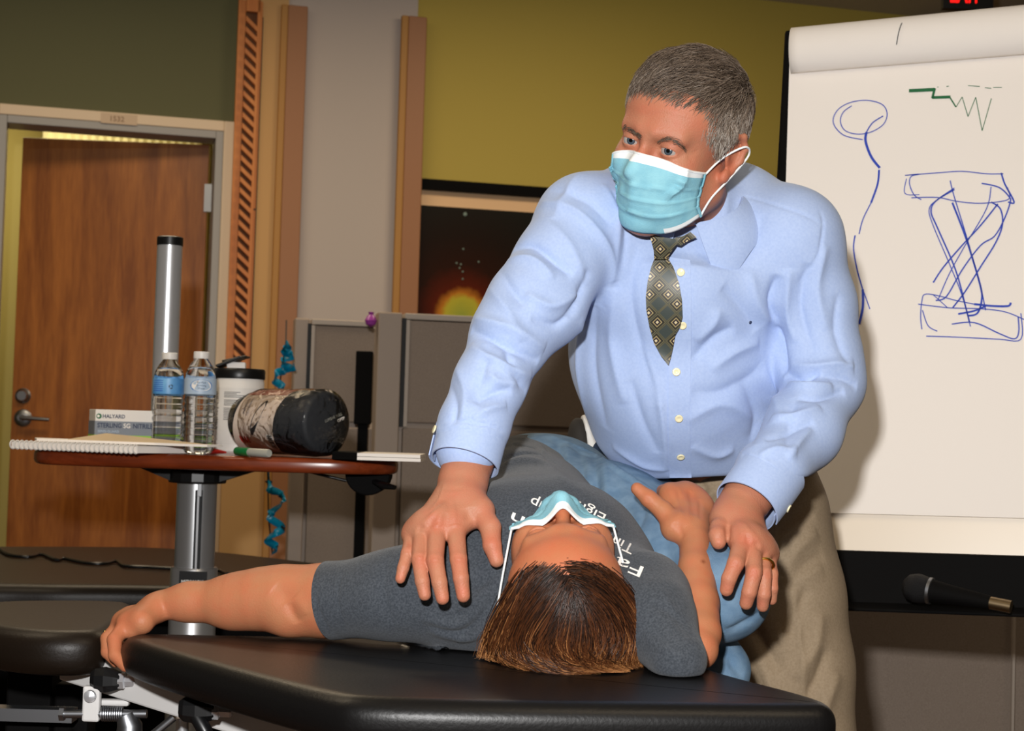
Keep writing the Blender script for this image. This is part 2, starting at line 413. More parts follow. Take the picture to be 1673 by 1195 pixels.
mb = MB(); s0, s1 = WS(684, .02, 420), WS(684, .02, 420) + 1.25; z1 = WZ(700, 336, .02)
wall_box(mb, s0, s1, 1.0, z1, .0, .02); mb.build('print', 'print', pic)
mb = MB()
for (x, y) in ((760, 350),): 
    q = WO + WD * WS(x, .022, y) + WN * .022; q.z = WZ(x, y, .022)
    mat('spark', (120, 140, 130), .5); MB().lathe([(.008, 0), (.004, .001)], q, n=10, axis=WN).build('spark', 'spark', pic)
for (x, y) in ((757, 407), (746, 430), (753, 432), (782, 428), (756, 456), (751, 438), (756, 444)):
    q = WO + WD * WS(x, .022, y) + WN * .022; q.z = WZ(x, y, .022)
    MB().lathe([(.004, 0), (.002, .001)], q, n=8, axis=WN).build('spark', 'spark', pic)

# finger ladder strip
lo = .05
sa, sb = WS(392, lo + .03, 300), WS(415, lo + .03, 300)
lp = empty('finger_ladder', WO + WD * sa + WN * lo, 'wooden finger ladder strip of slanted notches on the tan pilaster by the door', 'exercise ladder')
ztop = WZ(410, 2, lo); zbot = WZ(385, 600, lo)
mb = MB(); wall_box(mb, sa - .028, sb + .012, zbot - .3, ztop, lo - .001, lo + .012); mb.build('backboard', 'ladder_wood', lp, bevel=.002)
zj = WZ(400, 342, lo); mb = MB()
wall_box(mb, sb + .0125, sb + .016, zbot - .3, CEIL - .3, lo, lo + .006); wall_box(mb, sa + .02, sb + .012, zj - .003, zj + .003, lo + .012, lo + .0135)
mb.build('joint_line', 'dark_slot', lp)
nst = 34; step = (WZ(410, 10, lo) - WZ(384, 578, lo)) / 32.5; w_ = sb - sa
mb = MB(); wall_box(mb, sa, sb - .008, zbot - .3, ztop - .02, lo + .012, lo + .014); mb.build('groove', 'notch_shade_wood', lp)  # plate coloured dark brown to paint in the shade between the steps
mb = MB(); wall_box(mb, sb - .010, sb, zbot - .3, ztop, lo + .012, lo + .040); wall_box(mb, sa, sb, ztop - .05, ztop, lo + .012, lo + .040); mb.build('side_rail', 'ladder_wood', lp)
for i in range(nst):
    z = WZ(410, 30, lo) - i * step
    h_ = step * .46; sl = step * .95; a0 = WO + WD * sa
    v = [a0 + WN * (lo + .012) + Vector((0, 0, z)), a0 + WD * (w_ - .010) + WN * (lo + .012) + Vector((0, 0, z - sl)), a0 + WD * (w_ - .010) + WN * (lo + .012) + Vector((0, 0, z - sl - h_)), a0 + WN * (lo + .012) + Vector((0, 0, z - h_))]
    MB().hexa(v, WN * .027).build('step', 'ladder_wood', lp)

# ------------------------------------------------------------------ cubicle partitions
def partition(label, D, x0, x1, ytop, ylow, post_px, fabric0, slot, cap=True, ybot=1300, ang=13):
    dirv = Vector((math.cos(math.radians(ang)), math.sin(math.radians(ang)), 0)); nrm = Vector((dirv.y, -dirv.x, 0))
    o = P(x0, 800, D); o.z = 0
    def sx(px, py=700):
        d = ray(px, py); t = (o - CAM).dot(nrm) / d.dot(nrm); p = CAM + d * t; return (p - o).dot(dirv), p.z
    zt = sx(x0, ytop)[1]; r = empty('cubicle_partition', o, label, 'partition', None)
    def bx(mb, a, b, z0, z1, n0, n1):
        q = [o + dirv * s + nrm * n0 + Vector((0, 0, z)) for s, z in ((a, z0), (b, z0), (b, z1), (a, z1))]
        return mb.hexa(q, nrm * (n1 - n0))
    s1 = sx(x1)[0]
    if post_px: bx(MB(), 0, sx(post_px)[0], 0, zt, -.05, .02).build('post', 'panel_post', r, bevel=.004)
    sf = sx(fabric0)[0]
    mb = MB(); bx(mb, sf, s1, sx(x0, ylow)[1] + .012, zt - .02, -.03, .015); mb.build('upper_panel', 'fabric_panel', r, bevel=.004)
    mb = MB(); bx(mb, sf, s1, .05, sx(x0, ylow)[1] - .004, -.03, .017); mb.build('lower_panel', 'fabric_panel', r, bevel=.004)
    mb = MB(); bx(mb, .01, s1 - .005, .05, zt - .03, -.025, -.005); mb.build('core_board', 'panel_post', r)
    if cap: bx(MB(), sf - .005, s1, zt - .018, zt, -.035, .02).build('top_cap', 'panel_trim', r, bevel=.003)
    if slot:
        a = sx(slot)[0]; mb = MB(); bx(mb, a, a + .012, sx(x0, ylow)[1], zt - .015, .0, .022); mb.build('slot', 'dark_slot', r)
        mb = MB(); bx(mb, a + .012, a + .022, sx(x0, ylow)[1], zt - .02, .0, .023)
        mb.build('slotted_track', 'panel_trim', r)
    return r, o, dirv, nrm, sx
pa = partition('grey fabric cubicle partition with a dark screen behind the tray table', 4.9, 472, 607, 520, 694, 499, 505, 496)
pb = partition('wide grey fabric cubicle partition in front of the dark print', 4.6, 608, 1010, 510, 696, 650, 657, 650)
pc2 = partition('grey fabric partition low behind the flip chart tray', 3.75, 1180, 1800, 860, 1300, None, 1181, None, ybot=1400, ang=3)
MB().box(P(1655, 1090, 3.72) + Vector((0, -.0, -.2)), (.006, .012, 1.2)).build('seam', 'panel_trim', pc2[0])
mq = P(594, 634, 4.78); mo_ = empty('monitor', (mq.x, mq.y, 0), 'narrow black screen standing before the left grey partition', 'screen')
MB().box(mq, (.05, .03, .22)).build('screen', 'black_matte', mo_, bevel=.003)
MB().box((mq.x, mq.y + .02, mq.z / 2), (.03, .02, mq.z)).build('stand', 'black_matte', mo_)
MB().box((mq.x, mq.y, .02), (.2, .2, .04)).build('foot', 'black_matte', mo_)
mb = MB(); bb = P(606, 524, 4.60); mb.lathe([(.0, -.02), (.014, -.012), (.018, 0), (.012, .012), (.006, .018), (.009, .024), (.0, .026)], bb, n=16)
tag(mb.build('balloon_knot', 'balloon_purple', smooth=True), 'small purple balloon clip on the partition top edge', 'balloon')
# curled ribbons
def ribbon(pts, w, label, D):
    c = spline([P(x, y, D + (.016 if i % 2 else -.016)) for i, (x, y) in enumerate(pts)], 8)
    vs = []; n = len(c)
    for i, p in enumerate(c):
        t = (c[min(i + 1, n - 1)] - c[max(i - 1, 0)]).normalized()
        s_ = Vector((0, 0, 1)) * .85 + Vector((math.cos(i * .35) * .35, .5, 0)); s_ = (s_ - t * s_.dot(t)).normalized() * w / 2
        nn = t.cross(s_).normalized() * .0006
        vs += [p - s_ - nn, p + s_ - nn, p + s_ + nn, p - s_ + nn]
    mb = MB(); mb.add(vs, [(4 * i + a, 4 * i + (a + 1) % 4, 4 * i + 4 + (a + 1) % 4, 4 * i + 4 + a) for i in range(n - 1) for a in range(4)])
    tag(mb.build('curled_ribbon', 'ribbon_blue', smooth=True, auto=False), label, 'ribbon')
ribbon([(466, 562), (472, 566), (463, 574), (474, 578), (478, 584), (464, 588), (462, 596), (476, 602), (481, 600), (466, 606), (452, 610), (449, 622), (462, 634), (462, 660), (446, 690), (440, 730), (440, 762), (439, 785), (441, 800), (458, 806), (462, 822), (446, 836), (440, 846), (462, 862), (450, 872), (436, 882), (452, 894), (446, 902)], .024, 'blue curled ribbon hanging behind the tray table', 4.75)
st_ = [P(468, 524, 4.84), P(467, 560, 4.76), P(437, 762, 4.76), P(439, 850, 4.77), P(445, 905, 4.8)]
MB().tube(st_, .0025, n=6).build('string', 'dark_slot', bpy.data.objects['curled_ribbon'])
# ------------------------------------------------------------------ flip chart
def cnr(x, y, D): return P(x, y, D)
TL, TR, BR = P(1290, 95, 2.98), P(1710, 62, 2.83), P(1710, 848, 2.70)
_n = (TR - TL).cross(BR - TL); _d = ray(1268, 836); BL = CAM + _d * ((TL - CAM).dot(_n) / _d.dot(_n))
ex_ = (TR - TL).normalized(); ey_ = (TL - BL).normalized(); en = ex_.cross(ey_).normalized()
if en.y > 0: en = -en
fc = empty('flip_chart', Vector((BL.x + .25, BL.y + .1, 0)), 'white paper flip chart with blue and green marker drawings behind the standing person', 'flip chart')
def PP(x, y):
    d = ray(x, y); return CAM + d * ((TL - CAM).dot(en) / d.dot(en))
mb = MB()
# black backing board with rounded rail on the left
q = [PP(1232, 905), PP(1720, 918), PP(1720, 20), PP(1280, 44)]
mb.hexa([p - en * .012 for p in q], -en * .018); mb.build('backboard', 'black_matte', fc, bevel=.006)
mb = MB(); q2 = [PP(1262, 899), PP(1720, 912), PP(1720, 30), PP(1296, 60)]
mb.hexa([p - en * .009 for p in q2], -en * .004); mb.build('whiteboard', 'board_cream', fc)
mb = MB(); mb.hexa([BL, BR, TR, TL], -en * .007); mb.build('paper_pad', 'paper', fc)
# pages thrown over the top: a bulging roll
n = 20; m_ = 24; vs = []
topL, topR = P(1293, 122, 2.975), P(1712, 88, 2.825)
hL, hR = .09, .094
for j in range(m_ + 1):
    f = j / m_; base = topL.lerp(topR, f); h_ = hL + (hR - hL) * f
    for i in range(n + 1):
        th = -math.pi / 2 + math.pi * 1.25 * i / n
        vs.append(base + ey_ * (h_ / 2 * (1 + math.sin(th))) + en * (.036 * math.cos(th) * (1 if th < math.pi / 2 else 1) + .004) + en * .0)
mb = MB(); mb.add(vs, [(j * (n + 1) + i, (j + 1) * (n + 1) + i, (j + 1) * (n + 1) + i + 1, j * (n + 1) + i + 1) for j in range(m_) for i in range(n)])
o = mb.build('turned_pages', 'paper', fc, smooth=True, auto=False); s_ = o.modifiers.new('solid', 'SOLIDIFY'); s_.thickness = .003
# marker lines lie on the paper
def on_paper(x, y, off=.0012):
    d = ray(x, y); t = (TL - CAM).dot(en) / d.dot(en); return CAM + d * t + en * off
def stroke(mb, pts, w, sm=5):
    pts = [(Vector((p[0], p[1], 0))) for p in pts]; pts = spline(pts, sm) if sm > 1 and len(pts) > 2 else pts
    c = [on_paper(p.x, p.y) for p in pts]; n = len(c); vs = []
    for i in range(n):
        t = (c[min(i + 1, n - 1)] - c[max(i - 1, 0)]).normalized(); s = t.cross(en) * (w / 2 * 2.85 / FPX)
        vs += [c[i] - s, c[i] + s]
    mb.add(vs, [(2 * i, 2 * i + 1, 2 * i + 3, 2 * i + 2) for i in range(n - 1)])
def Z(l): return [(1250 + x * .5024, y * .5024) for x, y in l]
mb = MB()
for w_, l in ((1.6, [(318, 455), (255, 440), (222, 400), (235, 360), (275, 335), (330, 327), (380, 340), (397, 370), (385, 405), (345, 430), (300, 437), (260, 425), (245, 395), (255, 365), (282, 345)]),
              (2, [(384, 378), (350, 400), (330, 430)]), (4.2, [(330, 430), (327, 460), (345, 510), (373, 547)]), (3.2, [(371, 553), (366, 600), (345, 660)]), (1.8, [(345, 660), (318, 715), (306, 762)]),
              (2.2, [(293, 766), (288, 810), (300, 880), (317, 940)]), (1.6, [(317, 940), (330, 975), (341, 1006)]), (4, [(318, 942), (318, 1000), (306, 1055)]),
              (1.6, [(455, 571), (560, 563), (640, 558), (720, 566), (775, 566)]), (1.6, [(455, 571), (500, 567)]), (1.6, [(500, 568), (475, 575), (470, 600), (485, 635), (508, 650)]), (1.4, [(460, 582), (455, 630), (502, 634)]),
              (1.6, [(476, 644), (560, 643), (620, 655), (690, 662), (760, 657), (795, 645), (788, 610)]), (2.6, [(768, 563), (780, 600), (810, 658), (790, 658)]), (2.2, [(704, 597), (760, 610), (793, 640), (797, 660), (775, 720), (745, 770), (700, 800), (640, 880), (590, 965), (555, 978)]),
              (1.8, [(602, 588), (615, 640), (655, 770), (700, 930), (717, 1010)]), (3, [(609, 660), (655, 780), (700, 930), (704, 980), (690, 1020), (660, 1028)]), (1.6, [(616, 612), (560, 650), (534, 680), (545, 730), (600, 860), (640, 960), (668, 1063)]), (2.4, [(616, 617), (555, 655), (540, 690), (560, 740), (620, 880), (655, 1010), (665, 1050)]),
              (1.6, [(735, 608), (720, 680), (650, 800), (600, 890), (563, 975)]), (2.4, [(757, 664), (700, 735), (640, 800), (580, 870), (547, 920)]), (2.4, [(735, 658), (765, 680), (772, 730), (750, 790), (700, 870), (650, 950), (610, 1002)]),
              (1.6, [(510, 1072), (506, 1030), (510, 980), (520, 958), (560, 962), (620, 978), (680, 990)]), (1.6, [(498, 990), (600, 1002), (700, 1005), (780, 1015), (842, 1040)]), (3.4, [(680, 990), (740, 996), (790, 996), (799, 985)]), (1.6, [(512, 1010), (530, 1060), (560, 1078)]), (3, [(628, 1022), (680, 1012), (718, 996)]),
              (1.6, [(524, 1094), (640, 1098), (760, 1104), (832, 1104), (832, 1020)]), (2, [(607, 1055), (680, 1050), (760, 1085), (810, 1103), (825, 1080), (823, 1030)]), (1.4, [(545, 958), (595, 1003)])):
    stroke(mb, Z(l), w_)
mb.build('blue_drawing', 'ink_blue', fc)
mb = MB()
stroke(mb, Z([(468, 296), (552, 292)]), 6, 1); stroke(mb, Z([(552, 288), (544, 320)]), 4, 1); stroke(mb, Z([(543, 318), (603, 316)]), 5, 1)
stroke(mb, Z([(600, 316), (621, 349)]), 2.2, 1)
for a, b in (((621, 349), (641, 316)), ((641, 316), (660, 380)), ((660, 380), (685, 317)), ((685, 317), (706, 426)), ((706, 426), (736, 321))): stroke(mb, Z([a, b]), 1.2, 1)
for a, b in (((660, 279), (698, 282)), ((715, 286), (735, 288)), ((742, 285), (770, 285)), ((590, 282), (598, 281)), ((560, 284), (564, 284))): stroke(mb, Z([a, b]), 1.2, 1)
mb.build('green_drawing', 'ink_green', fc)
mb = MB(); pts = [P(1484, 27, 2.6), P(1478, 45, 2.6), P(1473, 73, 2.6)]
def on_roll(x, y):
    best = None
    d = ray(x, y); 
    for v0 in (topL.lerp(topR, (x - 1293) / 419),):
        for i in range(60):
            th = -math.pi / 2 + math.pi * i / 59
            p = v0 + ey_ * (.0915 / 2 * (1 + math.sin(th))) + en * (.036 * math.cos(th) + .0065)
            dd = ((p - CAM).cross(d)).length
            if best is None or dd < best[0]: best = (dd, p)
    return best[1]
pts = [on_roll(*p) for p in ((1484, 27), (1480, 40), (1476, 55), (1473, 73))]
mb.tube(spline(pts, 4), .0009, n=5); mb.build('pen_line', 'ink_dark', fc)
# tray with a lip, and the easel legs
tl, tr = PP(1240, 897) + en * .012, PP(1720, 912) + en * .012
tl2, tr2 = PP(1240, 984) + en * .012, PP(1720, 1001) + en * .012
mb = MB(); mb.hexa([tl, tr, tr2, tl2], Vector((0, .02, 0))); mb.hexa([tl2, tr2, tr2 + Vector((0, -.05, -.006)), tl2 + Vector((0, -.05, -.006))], Vector((0, 0, .006)))
mb.build('pen_tray', 'black_matte', fc, bevel=.003)
for dx, dy in ((.05, .25), (.62, .2)):
    p = Vector((tl.x + dx, tl.y + dy, .9)); MB().tube([p, Vector((p.x, p.y + .1, .0))], .014).build('leg', 'black_matte', fc, smooth=True)
# microphone in the tray
mc = P(1500, 962, 2.68); tip = P(1652, 992, 2.60); ax = (tip - mc).normalized()
mic = empty('microphone', P(1570, 995, 2.64), 'black handheld microphone lying in the flip chart tray', 'microphone')
L = (tip - mc).length
MB().lathe([(.0, -.026), (.012, -.024), (.021, -.016), (.0245, -.004), (.0245, .004), (.022, .016), (.019, .022)], mc, n=24, axis=ax).build('grille', mat('mic_mesh', (34, 34, 36), .5, metal=.6, bump=1, bscale=900), mic, smooth=True)
MB().lathe([(.0225, .018), (.0225, .023), (.021, .024)], mc, n=24, axis=ax).build('ring', 'steel_dull', mic, smooth=True)
MB().lathe([(.02, .023), (.017, .05), (.0115, L - .035), (.0115, L - .034)], mc, n=24, axis=ax).build('handle', 'black_matte', mic, smooth=True)
MB().lathe([(.0105, L - .034), (.0105, L), (.008, L)], mc, n=20, axis=ax).build('connector', mat('brass_dull', (150, 130, 100), .35, 1), mic, smooth=True)

# ------------------------------------------------------------------ treatment tables
TZ = .80
def px_outline(l, z=TZ): return [(lambda p: (p.x, p.y))(PZ(x, y, z)) for x, y in l]
def ccw(o):
    a = sum(o[i][0] * o[(i + 1) % len(o)][1] - o[(i + 1) % len(o)][0] * o[i][1] for i in range(len(o)))
    return o if a > 0 else o[::-1]
def pad(name, o, z1, th, r, m, parent, it=3):
    o = [(v.x, v.y) for v in chaikin([(a, b, 0) for a, b in ccw(o)], it)]
    mb = MB(); mb.slab(o, z1 - th, z1, r, 7); return mb.build(name, m, parent, smooth=True, auto=False)
tt = empty('treatment_table', (-.1, 2.1, 0), 'black padded treatment table the lying person rests on', 'treatment table')
pad('head_pad', [(-.42, 2.02), (-.470, 2.015), (-.476, 1.95), (-.19, 1.60), (-.12, 1.565), (.30, 1.605), (.345, 1.62), (.335, 1.68), (.25, 1.83), (.20, 2.03), (-.1, 2.04)], TZ, .049, .021, 'vinyl', tt)
pad('body_pad', [(-.10, 2.045), (.15, 2.045), (.13, 2.5), (.10, 3.0), (-.28, 3.0), (-.24, 2.5)], TZ, .062, .022, 'vinyl', tt, 2)
pad('arm_pad', [(-.80, 2.17), (-.62, 2.02), (-.515, 2.03), (-.505, 2.10), (-.53, 2.36), (-.58, 2.42), (-.78, 2.36)], TZ - .005, .058, .024, 'vinyl_brown', tt)
# white steel side beam
b0, b1 = P(97, 1080, 2.12), P(700, 1264, 1.72)
d_ = (b1 - b0).normalized(); n_ = Vector((d_.y, -d_.x, 0)).normalized()
mb = MB(); hh = .0255
mb.hexa([b0 - Vector((0, 0, hh)), b1 - Vector((0, 0, hh)), b1 + Vector((0, 0, hh)), b0 + Vector((0, 0, hh))], -n_ * .03)
mb.build('side_beam', 'white_paint', tt, bevel=.003)
mb = MB(); x0 = Vector((-.05, 2.35, .4)); mb.box((-.05, 2.35, .66), (.30, .5, .10)); mb.box((-.05, 2.35, .05), (.5, 1.0, .06)); mb.box((-.05, 2.35, .35), (.18, .2, .6))
mb.build('lift_base', 'black_matte', tt, bevel=.01)
p0 = P(58, 1050, 2.35); p1 = P(58, 1200, 2.35)
mb = MB(); mb.box((p0.x, p0.y, .37), (.065, .05, .74)); mb.build('leg', 'black_matte', tt, bevel=.004)
mb = MB(); p1 = P(110, 1110, 2.3); mb.box((p1.x, p1.y + .05, .34), (.05, .05, .68)); mb.build('leg', 'black_matte', tt, bevel=.004)
mb = MB(); mb.box(P(30, 1166, 2.28), (.16, .03, .018)); mb.build('cross_bar', 'steel_dull', tt)
# locking knobs
def knob(px, py, D, lx, rx):
    c = P(px, py, D); ax = (P(px + 60, py + 3, D) - c).normalized()
    mb = MB(); R_ = .0
    a = c - ax * lx; b = c + ax * .004
    up = Vector((0, 0, 1)); sd = ax.cross(up)
    prof = [(-lx, .010, .006), (-lx + .006, .015, .01), (-lx * .4, .017, .012), (0, .014, .011), (.008, .011, .01)]
    vs = []
    for t, h_, w_ in prof:
        for k in range(8):
            th = math.pi / 8 + k * math.pi / 4; vs.append(c + ax * t + up * h_ * math.cos(th) + sd * w_ * math.sin(th))
    mb.add(vs, [(i * 8 + k, i * 8 + (k + 1) % 8, (i + 1) * 8 + (k + 1) % 8, (i + 1) * 8 + k) for i in range(4) for k in range(8)] + [tuple(range(8))[::-1], tuple(range(32, 40))])
    kn = mb.build('locking_knob', 'black_plastic', tt)
    mb = MB(); mb.lathe([(.011, .006), (.011, .013), (.0075, .014), (.0075, .026), (.006, .028)], c, n=6, axis=ax); mb.build('bolt', 'chrome', kn)
knob(187, 1112, 2.03, .03, .02)
knob(340, 1161, 1.88, .034, .02)
MB().tube([P(318, 1165, 1.88), P(335, 1195, 1.87), P(340, 1230, 1.87)], .009).build('knob_stem', 'black_plastic', tt, smooth=True)
c = P(150, 1150, 2.03); mb = MB(); mb.box(c, (.022, .012, .045)); mb.box(P(180, 1148, 2.05), (.05, .014, .008)); mb.build('bracket', 'white_paint', tt, bevel=.003)
MB().lathe([(.008, 0), (.007, .004), (.0, .006)], P(147, 1138, 2.02), axis=(0, -1, 0)).build('rivet', 'chrome', tt, smooth=True)
MB().tube([P(100, 1167, 2.03), P(240, 1167, 2.03)], .0055).build('screw_rod', 'steel_dull', tt, smooth=True)
MB().lathe([(.009, 0), (.009, .006)], P(98, 1167, 2.03), n=6, axis=(1, 0, 0)).build('hex_nut', 'steel_dull', tt)
mb = MB(); a = P(166, 1167, 2.03); b_ = P(202, 1167, 2.03)
mb.tube([a.lerp(b_, i / 120) + Vector((0, math.cos(i / 120 * 2 * math.pi * 10), math.sin(i / 120 * 2 * math.pi * 10))) * .0085 for i in range(121)], .0013, n=6); mb.build('spring', 'steel_dull', tt, smooth=True)
mb = MB(); mb.tube([P(205, 1168, 2.03), P(212, 1185, 2.03), P(210, 1225, 2.03)], [.012, .016, .018]); mb.build('joint', 'steel_dull', tt, smooth=True)
MB().tube([P(285, 1172, 2.0), P(245, 1205, 2.0)], .005).build('stay_rod', 'steel_dull', tt, smooth=True)
MB().tube([P(298, 1173, 2.1), P(298, 1260, 2.1)], .0085).build('piston', 'chrome', tt, smooth=True)

# second, lower table at the back
t2 = empty('treatment_table', (-.9, 4.1, 0), 'low dark padded treatment table at the back with a black cord on it', 'treatment table')
BZ = .70
o2 = px_outline([(-260, 893), (100, 892), (300, 894), (560, 923), (700, 950), (650, 966), (200, 957), (100, 957), (0, 955), (-200, 955)], BZ)
pad('pad', o2, BZ, .07, .028, 'vinyl_brown', t2, 2)
MB().box((-.9, 4.1, .33), (1.2, .4, .58)).build('pedestal', 'black_matte', t2)
pts = [(0, 902), (15, 911), (45, 914), (68, 910), (92, 919), (105, 917), (140, 924), (170, 925), (190, 921), (205, 929), (240, 931), (278, 933), (350, 936), (362, 938), (371, 942)]
mb = MB(); mb.tube([PZ(x, y, BZ) + Vector((0, 0, .0055)) for x, y in [tuple(v)[:2] for v in spline([(a, b, 0) for a, b in pts], 5)]], .0045, n=6)
tag(mb.build('power_cord', 'black_plastic', smooth=True), 'thin black wavy cord lying on the back treatment table', 'cord')

# ------------------------------------------------------------------ tray table
CX = P(322, 800, 3.3); SZ = 1.0
st = empty('tray_table', (CX.x, CX.y, 0), 'height adjustable tray table with a wooden top on a steel column', 'table')
xl, xr = P(38, 740, 3.25).x, P(657, 750, 3.25).x
o3 = [(xl + .0, 3.36), (xl + .03, 3.2), (xl + .12, 3.14), (xr - .12, 3.10), (xr - .02, 3.16), (xr, 3.24), (xr - .05, 3.5), (xr - .2, 3.55), (xl + .2, 3.55), (xl + .04, 3.5)]
o3 = [(v.x, v.y) for v in chaikin([(a, b, 0) for a, b in ccw(o3)], 2)]
mb = MB(); mb.slab(o3, SZ - .03, SZ, .01, 4); mb.build('table_top', 'table_wood', st, smooth=True)
mb = MB(); mb.lathe([(.041, .03), (.041, SZ - .055)], (CX.x, CX.y, 0), n=48); mb.build('column', 'steel', st, smooth=True)
mb = MB(); mb.lathe([(.048, .02), (.048, .762), (.046, .765), (.041, .765)], (CX.x, CX.y, 0), n=48); col_ = mb.build('outer_sleeve', 'steel', st, smooth=True)
mb = MB(); mb.box((CX.x + .012, CX.y - .0405, .84), (.014, .006, .17)); mb.build('slot', 'dark_slot', st); 
mb = MB(); mb.box((CX.x + .012, CX.y - .042, .84), (.004, .008, .17)); mb.build('slot_rod', 'chrome', st)
mb = MB(); mb.box((CX.x + .014, CX.y - .044, .925), (.009, .008, .026)); mb.build('catch', 'chrome', st, bevel=.001)
mb = MB(); mb.slab([(CX.x + .06 * math.cos(a), CX.y + .06 * math.sin(a)) for a in [i * math.pi / 8 for i in range(16)]], SZ - .062, SZ - .035, .004)
mb.hexa([Vector((CX.x - .12, CX.y - .03, SZ - .031)), Vector((CX.x + .13, CX.y - .03, SZ - .031)), Vector((CX.x + .05, CX.y - .03, SZ - .058)), Vector((CX.x - .05, CX.y - .03, SZ - .058))], (0, .06, 0))
mb.build('top_bracket', 'black_plastic', st)
lb = P(325, 947, 3.2); mb = MB(); mb.box((CX.x + .008, CX.y - .049, .745), (.056, .003, .03)); lbl = mb.build('label', 'black_plastic', st)
text_on('lettering', 'MIDMARK', (CX.x - .015, CX.y - .051, .735), (1, 0, 0), (0, 0, 1), .0075, 'text_white', lbl, bold=.02, width=.046)
mb = MB(); mb.slab([(CX.x + .26 * math.cos(a), CX.y - .03 + .16 * math.sin(a)) for a in [i * math.pi / 16 for i in range(32)]], 0, .05, .02); mb.build('foot', 'steel_dull', st, smooth=True)
# control lever housing under the right end
hc = P(603, 765, 3.22); mb = MB()
vs = []; nn_ = 14
for i in range(nn_ + 1):
    th = math.pi + math.pi * i / nn_; vs.append(Vector((hc.x + .045 * math.cos(th), hc.y - .03, SZ - .03 + .043 * math.sin(th))))
mb.add(vs + [v + Vector((0, .08, 0)) for v in vs], [tuple(range(nn_ + 1))] + [tuple(range(2 * nn_ + 1, nn_, -1))] + [(i, i + 1, i + nn_ + 2, i + nn_ + 1) for i in range(nn_)] + [(0, nn_ + 1, 2 * nn_ + 1, nn_)])
mb.build('lever_housing', 'black_matte', st, bevel=.003)
MB().tube([P(612, 787, 3.17), P(628, 794, 3.15), P(645, 797, 3.14)], [.008, .013, .008], flat=.55).build('lever', 'black_plastic', st, smooth=True)
MB().tube([P(478, 763, 3.2), P(520, 775, 3.2), P(566, 786, 3.2)], .003).build('cable', 'black_plastic', st, smooth=True)
# post standing on the tray
pp = P(270, 600, 3.49); po = empty('steel_post', (pp.x, pp.y, SZ), 'tall polished steel post with a black cap standing on the tray', 'post')
zt = P(272, 387, 3.49).z; r_ = .0275
MB().lathe([(r_, 0), (r_, zt - SZ - .012)], (pp.x, pp.y, SZ), n=40).build('tube', 'chrome', po, smooth=True)
MB().lathe([(r_ + .001, zt - SZ - .02), (r_ + .001, zt - SZ - .002), (r_ - .002, zt - SZ)], (pp.x, pp.y, SZ), n=40).build('cap', 'black_plastic', po, smooth=True)
# glove box
g0 = P(155, 700, 3.34); gw, gh, gd = .245, .084, .09
gb = empty('glove_box', (g0.x + gw / 2, g0.y + gd / 2, SZ), 'white grey and green box of nitrile gloves behind the water bottles', 'box')
rot = math.radians(8); gx = Vector((math.cos(rot), -math.sin(rot) * 0 + .06, 0)).normalized(); gy = Vector((-.42, 1, 0)).normalized()
g0 = Vector((g0.x, g0.y, SZ))
def gpt(a, b, c): return g0 + gx * a + gy * b + Vector((0, 0, c))
mb = MB(); mb.hexa([gpt(0, 0, 0), gpt(gw, 0, 0), gpt(gw, 0, gh), gpt(0, 0, gh)], gy * gd); mb.build('carton', 'white_plastic', gb, bevel=.001)
gn = gx.cross(Vector((0, 0, 1)))
def strip(name, a, b, z0, z1, m, off=.0006):
    mb = MB(); mb.hexa([gpt(a, -off, z0), gpt(b, -off, z0), gpt(b, -off, z1), gpt(a, -off, z1)], gy * off * .8)
    mb.hexa([gpt(-off, 0, z0), gpt(-off, gd, z0), gpt(-off, gd, z1), gpt(-off, 0, z1)], gx * off * .8)
    return mb.build(name, m, gb)
strip('grey_band', 0.0, gw, .031, .060, 'box_grey'); strip('green_band', 0.0, gw, .025, .031, 'lime', .0009); strip('navy_band', 0, gw, .0, .025, 'box_navy')
text_on('brand_lettering', 'HALYARD', gpt(.0155, -.001, .0665), gx, (0, 0, 1), .0078, 'text_navy', gb, bold=.02, width=.046)
text_on('product_lettering', 'STERLING', gpt(.005, -.001, .0465), gx, (0, 0, 1), .0095, 'text_navy', gb, bold=.02, width=.05)
text_on('product_lettering', 'SG', gpt(.059, -.001, .0465), gx, (0, 0, 1), .0095, 'text_white', gb, bold=.02, width=.014)
text_on('product_lettering', 'NITRILE', gpt(.079, -.001, .0465), gx, (0, 0, 1), .0095, 'text_navy', gb, bold=.02, width=.041)
text_on('product_lettering', 'SENSI-GUARD', gpt(.006, -.001, .036), gx, (0, 0, 1), .005, 'label_pale', gb, bold=.01, width=.044)
text_on('small_print', 'POWDER-FREE EXAM GLOVES', gpt(.006, -.0012, .0175), gx, (0, 0, 1), .003, 'text_white', gb, width=.12)
text_on('small_print', 'NITRILE EXAMINATION GLOVES', gpt(.006, -.0012, .0105), gx, (0, 0, 1), .003, 'text_white', gb, width=.12)
MB().lathe([(.0055, 0), (.0055, .0005)], gpt(.0075, -.001, .070), axis=gn * 1, n=24).build('emblem', 'ink_green', gb)
MB().lathe([(.0028, 0), (.0028, .0003)], gpt(.0062, -.0018, .070), axis=gn * 1, n=24).build('emblem_mark', 'text_white', gb)
